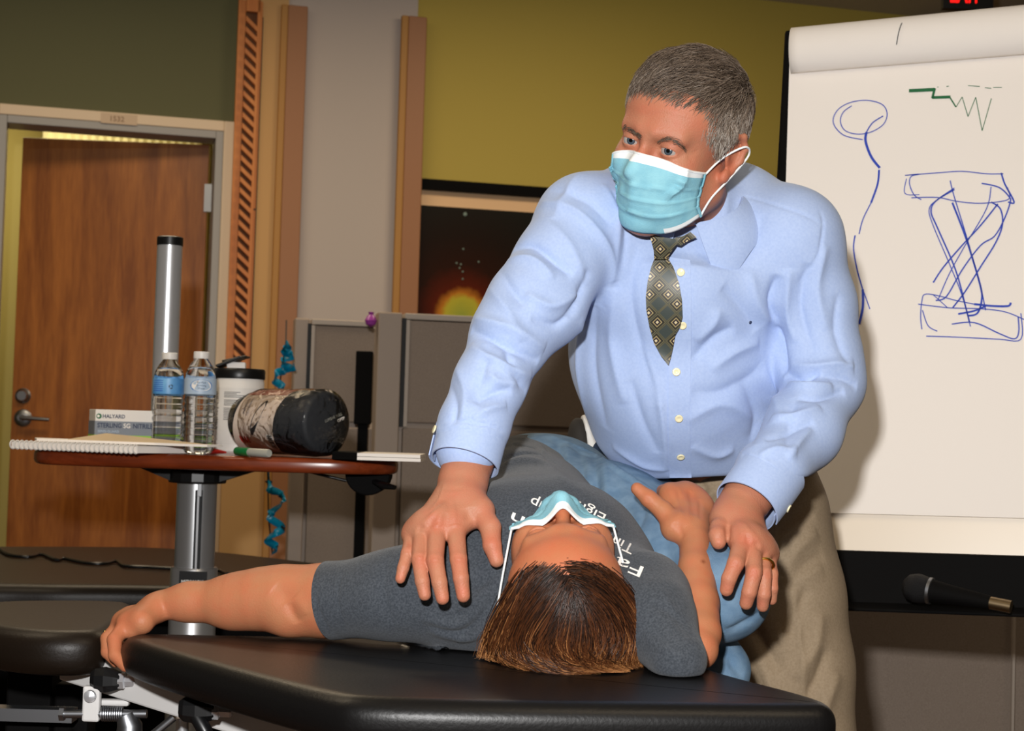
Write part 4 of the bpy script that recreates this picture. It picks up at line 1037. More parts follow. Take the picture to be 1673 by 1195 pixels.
def inside(px, py, poly):
    r = False; n = len(poly); j = n - 1
    for i in range(n):
        xi, yi = poly[i]; xj, yj = poly[j]
        if (yi > py) != (yj > py) and px < (xj - xi) * (py - yi) / (yj - yi + 1e-12) + xi: r = not r
        j = i
    return r
def sheet(name, poly, surfs, material, parent, off=.002, th=.0015, step=3.0, smooth_poly=0, build=True, lift=None, soft=4):
    """a piece of cloth with real thickness laid over a surface, cut to an outline"""
    if smooth_poly: poly = [(v.x, v.y) for v in chaikin([(a, b, 0) for a, b in poly], smooth_poly)]
    # resample the outline
    out = []
    n = len(poly)
    for i in range(n):
        a, b = poly[i], poly[(i + 1) % n]; L = math.dist(a, b); m = max(1, int(L / step))
        out += [(a[0] + (b[0] - a[0]) * k / m, a[1] + (b[1] - a[1]) * k / m) for k in range(m)]
    xs = [p[0] for p in out]; ys = [p[1] for p in out]; pts = list(out)
    y = min(ys) + step / 2; row = 0
    while y < max(ys):
        x = min(xs) + (step / 2 if row % 2 else 0)
        while x < max(xs):
            if inside(x, y, out) and min((x - a) ** 2 + (y - b) ** 2 for a, b in out) > (step * .6) ** 2: pts.append((x, y))
            x += step
        y += step * .87; row += 1
    from mathutils.geometry import delaunay_2d_cdt
    vv, ee, ff, _, _, _ = delaunay_2d_cdt([Vector(p) for p in pts], [], [list(range(len(out)))], 1, 1e-4)
    dist = []; dirs = []
    for p in vv:
        d = ray(p.x, p.y).normalized(); best = None
        for s_ in surfs:
            h = s_.bvh().ray_cast(CAM, d)
            if h[0] is not None and (best is None or h[3] < best): best = h[3]
        dist.append(best); dirs.append(d)
    ok = [x for x in dist if x is not None]; md = sum(ok) / len(ok)
    # fill the misses from neighbours, then relax so that cloth bridges hollows
    nb = [[] for _ in vv]
    for f in ff:
        for i in range(len(f)): nb[f[i]].append(f[i - 1]); nb[f[i - 1]].append(f[i])
    for _ in range(60):
        miss = [i for i, x in enumerate(dist) if x is None]
        if not miss: break
        new = {}
        for i in miss:
            k = [dist[j] for j in nb[i] if dist[j] is not None]
            if k: new[i] = sum(k) / len(k)
        if not new: break
        for i, x in new.items(): dist[i] = x
    dist = [x if x is not None else md for x in dist]; base = list(dist)
    for _ in range(soft): dist = [min(base[i], .5 * dist[i] + .5 * sum(dist[j] for j in nb[i]) / max(1, len(nb[i]))) if nb[i] else dist[i] for i in range(len(dist))]
    top = []; bot = []
    for i, p in enumerate(vv):
        l_ = lift(p.x, p.y) if lift else 0
        top.append(CAM + dirs[i] * (dist[i] - off - l_ - th)); bot.append(CAM + dirs[i] * (dist[i] - off - l_))
    m = len(vv); edge = {}
    for f in ff:
        for i in range(len(f)):
            e = (f[i - 1], f[i]); edge[e] = edge.get(e, 0) + 1
    rim = [e for e in edge if (e[1], e[0]) not in edge]
    mb = MB(); mb.add(top + bot, [tuple(f) for f in ff] + [tuple(i + m for i in f[::-1]) for f in ff] + [(a, a + m, b + m, b) for a, b in rim])
    if not build: return mb
    return mb.build(name, material, parent, smooth=True)

def bar_on(surf, pts, r, off=.0, n=6, sm=6):
    q = [surf.hit(*p) for p in [tuple(v)[:2] for v in spline([(a, b, 0) for a, b in pts], sm)]]
    q = [(h, nn) for h, nn in q if h is not None]
    return [Vector(h + nn * off) for h, nn in q]

def cuff(name, a, b, r0, r1, material, parent, th=.0016, seam=0, over=.0035, flare=0.0, n=56, m=6, tilt=None, round_=.0):
    a = A(a); b = A(b); ax = (b - a) / np.linalg.norm(b - a); u = np.cross(ax, (0, 0, 1)); u /= np.linalg.norm(u); w_ = np.cross(u, ax)
    rows = []
    for side in (0, 1):
        for j in range(m + 1):
            jj = j if side == 0 else m - j; t = jj / m; c = a + (b - a) * t; r = r0 + (r1 - r0) * t + flare * t * t
            row = []
            for i in range(n + 1):
                f = i / n; th_ = seam + f * 2 * math.pi * 1.06; rr = r + over * f - (th if side else 0) + .0006 * math.sin(f * 19 + t * 3)
                row.append(c + (u * math.cos(th_) + w_ * math.sin(th_)) * rr + (ax * (tilt * math.cos(th_)) if tilt else 0))
            rows.append(row)
    k = n + 1; vs = [Vector(p) for r in rows for p in r]; R_ = len(rows)
    fs = [(j * k + i, j * k + i + 1, ((j + 1) % R_) * k + i + 1, ((j + 1) % R_) * k + i) for j in range(R_) for i in range(n)]
    fs += [tuple(j * k for j in range(R_)), tuple(j * k + n for j in range(R_))[::-1]]
    o = MB().add(vs, fs).build(name, material, parent, smooth=True); return o, (a, b, u, w_, ax)
# materials of skin, hair and cloth
def tinted(name, col, rough, sss, bump, bscale, mottled=.05, sheen=0, spec=.5, fib=None):
    m = mat(name, col, rough, sss=sss, bump=bump, bscale=bscale, sheen=sheen, spec=spec); nt = m.node_tree; b = nt.nodes['Principled BSDF']
    at = N(nt, 'ShaderNodeAttribute', attribute_name='tint'); tc = N(nt, 'ShaderNodeTexCoord')
    nz = N(nt, 'ShaderNodeTexNoise'); nz.inputs['Scale'].default_value = 45; nz.inputs['Detail'].default_value = 5
    nt.links.new(tc.outputs['Object'], nz.inputs['Vector'])
    rg = N(nt, 'ShaderNodeValToRGB'); c = srgb(*col); c2 = srgb(min(255, col[0] * 1.03), col[1] * (1 - mottled), col[2] * (1 - mottled))
    rg.color_ramp.elements[0].position = .35; rg.color_ramp.elements[1].position = .68; rg.color_ramp.elements[0].color = c; rg.color_ramp.elements[1].color = c2
    mx = N(nt, 'ShaderNodeMixRGB', blend_type='MULTIPLY'); mx.inputs[0].default_value = 1
    nt.links.new(nz.outputs['Fac'], rg.inputs[0]); nt.links.new(rg.outputs[0], mx.inputs[1]); nt.links.new(at.outputs['Color'], mx.inputs[2]); nt.links.new(mx.outputs[0], b.inputs['Base Color'])
    return m
tinted('skin_man', (176, 119, 92), .5, .04, .3, 500, spec=.35)
tinted('skin_woman', (178, 117, 82), .5, .04, .2, 500, spec=.35)
mat('shirt_blue', (162, 182, 222), .75, col2=(170, 189, 226), nscale=300, nstretch=(1, 1, 1), bump=.10, bscale=900, sheen=.1)
mat('tee_grey', (50, 55, 62), .95, col2=(70, 75, 82), nscale=420, bump=.4, bscale=900, detail=2, sheen=.12)
mat('denim', (92, 122, 150), .9, col2=(112, 140, 165), nscale=60, nstretch=(1, 1, 1), bump=.45, bscale=1100, detail=8)
mat('khaki', (140, 122, 98), .8, col2=(150, 132, 108), nscale=300, bump=.25, bscale=1000)
mat('eye_white', (168, 158, 152), .25); mat('iris', (66, 78, 88), .15); mat('pupil', (8, 8, 8), .1)
mat('mask_blue', (128, 186, 204), .8, col2=(142, 198, 212), nscale=60, bump=.3, bscale=700)
mat('mask_white', (236, 240, 240), .75)
mat('button', (236, 226, 186), .25)
mat('sole_white', (226, 224, 220), .5); mat('shoe_dark', (44, 40, 36), .8); mat('shoe_tan', (150, 128, 96), .8); mat('shoe_grey', (160, 152, 148), .8)
mat('navy_mesh', (38, 58, 88), .8, bump=1, bscale=600)
def hair_mat(name, c1, c2, c3, sc, rough=.38):
    m = bpy.data.materials.new(name); m.use_nodes = True; nt = m.node_tree; b = nt.nodes['Principled BSDF']
    at = N(nt, 'ShaderNodeAttribute', attribute_name='shade'); rp = N(nt, 'ShaderNodeValToRGB'); cr = rp.color_ramp
    cr.elements[0].color = srgb(*c1); cr.elements[1].color = srgb(*c3); e = cr.elements.new(.5); e.color = srgb(*c2)
    nt.links.new(at.outputs['Fac'], rp.inputs[0]); nt.links.new(rp.outputs[0], b.inputs['Base Color']); b.inputs['Roughness'].default_value = rough
    b.inputs['Specular IOR Level'].default_value = .35; MATS[name] = m
hair_mat('hair_grey', (66, 54, 44), (128, 112, 98), (188, 180, 170), 1, .45)
hair_mat('hair_brown', (34, 20, 13), (96, 54, 28), (214, 150, 92), 1, .36)

def strands(name, curves, radii, shades, material, parent, sides=3, tipshade=0.0):
    """curves (n, m, 3); every hair a tapering tube, all in one hair object"""
    C_ = np.asarray(curves); n, m, _ = C_.shape
    t = np.gradient(C_, axis=1); t /= np.linalg.norm(t, axis=2, keepdims=True) + 1e-12
    up = np.random.RandomState(1).normal(size=(n, 1, 3)); a = np.cross(t, up); a /= np.linalg.norm(a, axis=2, keepdims=True) + 1e-12; b = np.cross(t, a)
    prof = np.linspace(0, 1, m); rr = radii[:, None] * (1 - prof[None] ** 3 * .8)
    V = np.stack([C_ + (a * math.cos(2 * math.pi * k / sides) + b * math.sin(2 * math.pi * k / sides)) * rr[..., None] for k in range(sides)], 2)
    v = V.reshape(-1, 3); idx = np.arange(n * m * sides).reshape(n, m, sides)
    f = np.stack([idx[:, :-1, :], np.roll(idx, -1, 2)[:, :-1, :], np.roll(idx, -1, 2)[:, 1:, :], idx[:, 1:, :]], -1).reshape(-1, 4)
    s = Surf(v, f); o = s.build(name, material, parent)
    at = o.data.attributes.new('shade', 'FLOAT', 'POINT'); sh = np.clip(np.asarray(shades)[:, None, None] + tipshade * (np.linspace(0, 1, m)[None, :, None] ** 1.3 - .4) + np.zeros((1, 1, sides)), 0, 1).ravel()
    at.data.foreach_set('value', sh.astype(np.float32)); return o

# ------------------------------------------------------------------ anatomy
class Frame:
    def __init__(s, c, F, U, k=1.0):
        s.c = A(c); s.F = A(F) / np.linalg.norm(A(F)); U = A(U); U = U - s.F * (U @ s.F); s.U = U / np.linalg.norm(U); s.L = np.cross(s.U, s.F); s.k = k
        s.R = np.stack([s.F, s.L, s.U], 1)
    def __call__(s, f, l, u): return s.c + (s.F * f + s.L * l + s.U * u) * s.k
def head_solid(H, neck_to, neck_r=.06, neck_k=.03, neck=True):
    k = H.k; b = Solid(); R = H.R
    def ball(p, r, kk=.02, op='u'): b.ball(H(*p), np.array(r if hasattr(r, '__len__') else (r,) * 3) * k, R, kk * k, op)
    def cone(p, q, ra, rb, kk=.02, op='u', sq=None): b.cone(H(*p), H(*q), ra * k, rb * k, kk * k, sq, op)
    ball((-.009, 0, .035), (.093, .076, .082)); ball((.040, 0, .038), (.052, .062, .052), .03)
    ball((.030, 0, -.045), (.056, .060, .078), .03)
    for s in (-1, 1):
        cone((.000, .052 * s, -.055), (.068, .012 * s, -.104), .022, .018, .03)
        ball((.060, .040 * s, -.030), (.026, .021, .022), .03)
    ball((.073, 0, -.100), .017, .02)
    cone((.078, -.042, .0165), (.090, -.012, .0165), .0075, .0100, .018); cone((.078, .042, .0165), (.090, .012, .0165), .0075, .0100, .018)
    cone((.086, 0, .008), (.112, 0, -.036), .0075, .0115, .014)
    for s in (-1, 1): ball((.100, .011 * s, -.041), (.011, .008, .008), .008)
    ball((.094, 0, -.066), (.012, .026, .010), .012)
    for s in (-1, 1):
        ball((.1045, .031 * s, -.001), (.019, .019, .0125), .016, 's')
        ball((.0775, .031 * s, -.001), .0150, .004)
        ball((.096, .031 * s, -.0022), (.016, .0175, .0041), .0022, 's')
    if neck: b.cone(H(-.022, 0, -.055), A(neck_to), neck_r * k, neck_r * k, neck_k)
    for s in (-1, 1):   # ears
        y = .0745 * s
        ring = [(.006, y, .012), (-.002, y + .006 * s, .026), (-.018, y + .010 * s, .026), (-.026, y + .012 * s, .010), (-.022, y + .010 * s, -.008), (-.010, y + .005 * s, -.024), (.004, y + .002 * s, -.033)]
        for i in range(len(ring) - 1): cone(ring[i], ring[i + 1], .0042, .0042 if i < 5 else .006, .006)
        ball((-.009, y + .002 * s, .001), (.016, .0045, .024), .006); ball((.002, y + .004 * s, -.030), (.007, .005, .009), .006)
        ball((-.006, y + .009 * s, -.001), (.009, .0055, .014), .004, 's')
    return b
def eyes(H, parent, look):
    """two eyeballs with iris and pupil set in the lids"""
    k = H.k
    for s in (-1, 1):
        c = Vector(H(.0775, .031 * s, -.001)); d = (Vector(look) - c).normalized(); r = .0136 * k
        MB().lathe([(r * math.sin(a), -r * math.cos(a)) for a in [math.pi * i / 16 for i in range(17)]], c, n=24, axis=d).build('eyeball', 'eye_white', parent, smooth=True, auto=False)
        def cap(a0, off, m, nm): return MB().lathe([((r + off) * math.sin(a0 * (1 - i / 5)), (r + off) * math.cos(a0 * (1 - i / 5))) for i in range(6)], c, n=24, axis=d).build(nm, m, parent, smooth=True, auto=False)
        cap(.45, .0002, 'iris', 'iris'); cap(.20, .0004, 'pupil', 'pupil')
def hand_solid(b, wrist, fingers, thumb, palm_r=.012, k=.006, palm_k=.01, width_axis=None):
    """fingers: list of ((4 points), (4 radii)); the palm webs them to the wrist"""
    W, wr = wrist
    for i, (pts, rs) in enumerate(fingers):
        base = W + (pts[0] - W) * .22
        b.cone(base, pts[0], max(wr * .62, rs[0] * 1.15), rs[0] * 1.22, palm_k)
        b.chain(pts, rs, k * .35)
    for i in range(len(fingers) - 1):
        a, c = fingers[i][0][0], fingers[i + 1][0][0]; b.cone(a + (W - a) * .10, c + (W - c) * .10, palm_r, palm_r, palm_k * .8)
    pts, rs = thumb; b.cone(W + (pts[0] - W) * .2, pts[0], wr * .6, rs[0] * 1.25, palm_k); b.chain(pts, rs, k * .5)
def finger(px, D, r, n=None):
    return [Pa(x, y, d) for (x, y), d in zip(px, D)], r
# ------------------------------------------------------------------ the lying person
wp = empty('person', (.02, 2.1, TZ), 'person lying on the black table in grey t-shirt, jeans and mask, one arm stretched out', 'person')
HW = Frame(P(922, 972, 1.875), (-.05, -.30, 1), (.03, -1, -.26), .92)
# bare arms and hands
res_h = .0016
wb = Solid()
sqz = ((0, 0, 1), 1.0)
E = [Pa(690, 970, 1.955), Pa(560, 981, 1.975), Pa(520, 982, 1.99), Pa(463, 977, 2.0), Pa(420, 980, 2.01), Pa(379, 984, 2.02), Pa(310, 984, 2.03), Pa(266, 988, 2.035)]
wb.chain(E, [.046, .042, .041, .037, .0345, .031, .0215, .0185], .02)
wb.ball(Pa(470, 1003, 1.985), .026, None, .02)
wr = Pa(262, 990, 2.035)
f1 = finger([(208, 1020), (187, 1046), (188, 1071), (205, 1089)], [2.01, 1.985, 1.97, 1.96], [.0105, .0092, .0084, .0072])
f2 = finger([(200, 1020), (176, 1044), (176, 1066), (190, 1082)], [2.03, 2.02, 2.005, 1.995], [.0105, .0090, .0083, .0072])
f3 = finger([(206, 1016), (182, 1036), (181, 1056), (192, 1068)], [2.06, 2.065, 2.06, 2.055], [.0098, .0084, .0078, .007])
f4 = finger([(214, 1012), (192, 1028), (190, 1044), (198, 1056)], [2.08, 2.09, 2.085, 2.08], [.009, .0076, .007, .006])
th = finger([(232, 1016), (222, 1040), (216, 1056), (214, 1068)], [2.0, 1.99, 1.985, 1.985], [.0125, .010, .009, .0075])
hand_solid(wb, (wr, .0195), [f1, f2, f3, f4], ([th[0][0], th[0][1] + (f1[0][0] - th[0][1]) * .5], [.013, .011]), .013, .006, .014)
warmL = wb.mesh(res_h, 2)
wb = Solid()
# folded arm: elbow on the pad, forearm up, hand resting over the thigh
E = [Pa(1075, 1010, 1.90), Pa(1140, 1062, 1.85), Pa(1143, 1035, 1.872), Pa(1141, 985, 1.91), Pa(1138, 930, 1.95), Pa(1136, 886, 1.985)]
wb.chain(E, [.026, .0225, .0245, .0242, .0216, .0195], .006)
wr = Pa(1132, 878, 1.99)
f1 = finger([(1094, 806), (1084, 803), (1082, 812), (1084, 824)], [2.05, 2.085, 2.11, 2.12], [.0108, .0088, .008, .007])
f2 = finger([(1118, 805), (1112, 812), (1110, 822), (1110, 832)], [2.065, 2.105, 2.125, 2.13], [.0112, .009, .008, .007])
f3 = finger([(1135, 814), (1132, 822), (1130, 832), (1130, 840)], [2.065, 2.105, 2.12, 2.13], [.0108, .009, .008, .007])
f4 = finger([(1149, 828), (1150, 836), (1148, 845), (1146, 852)], [2.05, 2.085, 2.10, 2.11], [.0098, .0085, .0075, .0065])
th = finger([(1103, 862), (1084, 835), (1060, 815), (1041, 799)], [2.0, 2.01, 2.015, 2.02], [.0150, .0122, .0108, .0082])
hand_solid(wb, (wr, .0205), [f1, f2, f3, f4], th, .0135, .006, .016)
wb.cut((.216, 1.85, TZ + .0005), (0, 0, -1), .002, .09); warmR = wb.mesh(res_h, 2)
warmR.folds([([(1093, 800), (1108, 830), (1122, 860)], .004, .0009), ([(1119, 806), (1122, 835), (1130, 862)], .004, .0008), ([(1106, 797), (1110, 812), (1117, 838)], .0035, -.0013), ([(1127, 802), (1130, 818), (1133, 842)], .0035, -.0012), ([(1143, 816), (1144, 830), (1143, 848)], .003, -.0010), ([(1104, 852), (1112, 868), (1116, 880)], .004, -.0012), ([(1060, 812), (1056, 820)], .003, -.0006)])
warmR.paint([(1149, 918)], .0028, (.45, .30, .25), .9)
for p in ((1094, 800), (1120, 803), (1138, 812)): warmR.paint([p], .012, (1, .82, .78), .5)
warmR.paint([(1036, 797), (1044, 804)], .0045, (1.12, 1.05, 1.12), .8)
warmL.folds([([(472, 985), (478, 1003), (488, 1018)], .006, -.0025), ([(480, 975), (492, 990), (500, 1006)], .008, .0015), ([(262, 975), (266, 990), (272, 1008)], .004, -.0012), ([(446, 960), (462, 972), (470, 985)], .01, -.0025)])
warmL.paint([(205, 1012), (185, 1040), (186, 1070), (204, 1088)], .018, (1.0, .86, .84), .6)
# head
hs = head_solid(HW, Pa(925, 960, 2.07), .055)
hs.cut((0, 0, TZ + .001), (0, 0, -1), .003); hw = hs.mesh(.0020, 2)
hw.paint([(880, 905), (925, 895), (970, 905)], .03, (1.05, .84, .80), .8); hw.paint([(905, 840), (925, 835), (935, 850)], .012, (1.0, .8, .75), .7)
# hidden trunk so that head, arms and legs belong to one body
tb = Solid()
C1, C2, C3 = Pa(898, 935, 2.02), Pa(850, 870, 2.18), Pa(858, 818, 2.38)
tb.chain([C1, C2, C3], [.085, .078, .078], .03); tb.cone(Pa(740, 955, 1.97), Pa(1040, 995, 1.92), .045, .040, .03); tb.cone(Pa(925, 960, 2.07), C1, .05, .06, .03)
tb.cone(Pa(880, 810, 2.38), Pa(1178, 965, 1.99), .07, .045, .02); tb.cone(Pa(1178, 965, 1.99), Pa(1010, 825, 2.40), .042, .022, .02)
body = warmL.join(warmR).join(hw).join(tb.mesh(.010, 1))
wbody = body.build('body', 'skin_woman', wp)
# t-shirt
ts = Solid()
DV = (0, 1, 0)
ts.chain([C1, C2, C3], [.120, .106, .098], .035)
ts.cone(Pa(820, 925, 1.99), Pa(935, 945, 2.0), .095, .088, .05); ts.ball(Pa(1006, 945, 1.985), .046, None, .035); ts.ball(Pa(850, 900, 1.99), .055, None, .04)
SL = [Pa(800, 965, 1.97), Pa(715, 966, 1.955), Pa(640, 972, 1.95), Pa(551, 981, 1.975)]
ts.chain(SL, [.078, .060, .050, .0475], .025)
ts.cone(Pa(778, 890, 2.07), Pa(738, 945, 1.98), .066, .050, .03)
ts.chain([Pa(960, 970, 1.97), Pa(1045, 990, 1.90), Pa(1068, 1012, 1.85), Pa(1108, 1078, 1.79)], [.075, .060, .044, .033], .025)
ts.cone(Pa(800, 985, 1.96), Pa(900, 1000, 1.95), .06, .06, .05)
# sleeve openings
ax1 = E0 = Pa(551, 981, 1.975) - Pa(640, 955, 1.95); ax1 /= np.linalg.norm(ax1)
ts.cut(Pa(546, 981, 1.978), ax1, 0, .09)
nz_ = (A((0, 0, -1)))
ts.cut((0, 0, TZ + .001), (0, 0, -1), .004)
# neckline hollow
ts.cone(Pa(925, 960, 1.86), Pa(925, 955, 2.04), .066, .058, .006, None, 's')
tee = ts.mesh(.0034, 3)
tee.folds([([(680, 900), (730, 980), (760, 1010)], .006, -.002),
    ([(690, 1010), (750, 1020), (800, 975)], .007, .006), ([(700, 1030), (770, 1040), (815, 985)], .007, .0055), ([(720, 1000), (770, 985), (820, 945)], .006, .005), ([(745, 1045), (800, 1030), (815, 1010)], .006, .005),
    ([(700, 1020), (760, 1030), (812, 978)], .005, -.004), ([(735, 970), (785, 955), (822, 915)], .005, -.003), ([(760, 940), (800, 920), (825, 900)], .006, .003),
    ([(640, 900), (625, 960), (640, 1020)], .006, -.002), ([(655, 890), (645, 960), (655, 1030)], .007, .002), ([(560, 930), (552, 980), (566, 1033)], .0025, -.0012),
    ([(700, 905), (690, 960), (690, 1000)], .006, .002),
    ([(790, 830), (822, 762), (884, 757), (940, 803)], .012, .004), ([(800, 800), (835, 745), (890, 742)], .006, -.004), ([(745, 800), (790, 745), (850, 722)], .008, .003),
    ([(830, 725), (880, 735), (905, 760)], .004, -.004), ([(820, 715), (870, 722), (890, 740)], .005, .003),
    ([(1060, 985), (1100, 1005), (1130, 1045)], .006, -.002), ([(1050, 1040), (1085, 1060), (1120, 1085)], .006, .0025), ([(1080, 960), (1095, 990), (1110, 1010)], .005, .002)])
tee.wrinkle(.0009, 14, seed=4)
t_shirt = tee.build('t_shirt', 'tee_grey', wp)
cuff('sleeve_hem', Pa(572, 978, 1.97), Pa(541, 982, 1.98), .0482, .0478, 'tee_grey', t_shirt, over=0, flare=.001)
# printed words wrap over the chest
def print_line(body_txt, p0, p1, h, x_from=0.0, x_to=1.0):
    """upside down line seen from the camera: p0 is where the line starts (right), p1 where it ends (left)"""
    vs, fs = text_verts(body_txt, 1.0, .004); x0 = min(v.x for v in vs); x1 = max(v.x for v in vs)
    H_, _ = text_verts('H', 1.0, 0); hh = max(v.y for v in H_); out = []; d = Vector((p1[0] - p0[0], p1[1] - p0[1])); n = Vector((-d.y, d.x)).normalized()
    if n.y < 0: n = -n      # letters rise towards the camera (down the picture)
    ok = True
    for v in vs:
        t = (v.x - x0) / (x1 - x0); q = Vector(p0) + d * t + n * (v.y / hh * h)
        hit = tee.hit(q.x, q.y)
        out.append(None if hit[0] is None else Vector(hit[0] + hit[1] * .0008))
    ff = [f for f in fs if all(out[i] is not None for i in f)]
    for i, o in enumerate(out):
        if o is None: out[i] = Vector((0, 0, 0))
    use = sorted({i for f in ff for i in f}); mp = {i: j for j, i in enumerate(use)}
    MB().add([out[i] for i in use], [tuple(mp[i] for i in f) for f in ff]).build('printed_words', 'text_white', t_shirt)
def T_(l): return l
print_line('Fall  Seven', (1052, 928), (838, 838), 18)
print_line('Times Stand up', (1038, 893), (870, 813), 16)
print_line('Eight,', (990, 842), (930, 812), 15)
# jeans
js = Solid()
js.chain([Pa(872, 822, 2.42), Pa(898, 830, 2.36), Pa(1000, 868, 2.22), Pa(1100, 925, 2.08), Pa(1172, 965, 1.985)], [.106, .102, .088, .077, .0625], .03)
js.chain([Pa(1178, 968, 1.985), Pa(1120, 885, 2.14), Pa(1064, 835, 2.28), Pa(1000, 810, 2.42)], [.060, .056, .048, .040], .015)
js.chain([Pa(900, 870, 2.4), Pa(1060, 965, 2.2), Pa(1172, 1094, 2.03)], [.07, .058, .042], .015)
jn = js.mesh(.0036, 3)
jn.crisp = 1.5; jn.folds([(a_, b_, c_ * 1.7) for a_, b_, c_ in [([(910, 715), (915, 760), (905, 800)], .006, -.0035), ([(925, 725), (930, 770), (935, 800)], .008, .003), ([(970, 745), (975, 800), (968, 830)], .006, -.004), ([(985, 755), (992, 800), (990, 840)], .008, .003),
    ([(880, 706), (925, 722), (975, 745), (1030, 780), (1080, 812), (1130, 850)], .0022, .0022), ([(882, 713), (927, 730), (975, 753), (1030, 788), (1080, 820)], .002, -.0012),
    ([(1030, 790), (1050, 830), (1040, 870)], .008, -.003), ([(1070, 820), (1110, 860), (1160, 900)], .008, -.002), ([(1180, 900), (1220, 940), (1245, 990)], .008, .002), ([(1185, 1030), (1215, 1020), (1245, 1000)], .006, -.003),
    ([(1080, 880), (1100, 930), (1110, 980)], .008, -.002), ([(1190, 1075), (1200, 1090), (1215, 1105)], .005, -.003), ([(1176, 1000), (1200, 1030)], .008, .002), ([(1000, 800), (1030, 840), (1025, 880)], .008, -.002), ([(1120, 850), (1150, 900), (1150, 960)], .008, .002), ([(945, 730), (952, 770), (945, 800)], .005, -.002)]])
jn.wrinkle(.0010, 12, seed=9)
jn.build('jeans', 'denim', wp)
# shoes beyond the thigh
def shoe(c, toe, up, k, mats_, label=None):
    F = Frame(c, toe, up, k); s = Solid()
    s.ball(F(.03, 0, .03), np.array((.075, .038, .030)) * k, F.R, .02 * k); s.ball(F(-.065, 0, .045), np.array((.045, .034, .045)) * k, F.R, .03 * k); s.ball(F(.10, 0, .02), np.array((.045, .036, .022)) * k, F.R, .02 * k)
    s.cut(F(0, 0, .008), -F.U, .002); s.ball(F(-.07, 0, .10), np.array((.033, .024, .05)) * k, F.R, .004, 's')
    o = s.mesh(.003, 2).build('shoe', mats_[0], wp)
    s = Solid(); s.chain([F(-.075, 0, 0), F(.0, 0, 0), F(.06, 0, 0), F(.115, 0, .004)], [.037 * k, .033 * k, .040 * k, .034 * k], .02 * k); s.cut(F(0, 0, .012), F.U, .002); s.cut(F(0, 0, -.014), -F.U, .002)
    s.mesh(.003, 2).build('sole', 'sole_white', o)
    if mats_[1]:
        s = Solid(); s.cone(F(-.085, -.02, .05), F(-.085, .02, .05), .03 * k, .03 * k, .01); s.cut(F(-.095, 0, 0), F.F, .0, None); s.mesh(.003, 2).build('heel_patch', mats_[1], o)
        s = Solid(); s.ball(F(.055, 0, .030), np.array((.030, .042, .033)) * k, F.R, .01); s.cut(F(0, 0, .012), -F.U, .0); s.mesh(.003, 2).build('side_panel', mats_[1], o)
    return o
shoe(P(976, 806, 2.56), (-.15, .10, .97), (-1, -.12, -.22), .86, ('shoe_dark', 'shoe_tan'))
shoe(P(1052, 812, 2.50), (-.55, .4, .70), (-.5, -.8, -.1), .8, ('navy_mesh', None))
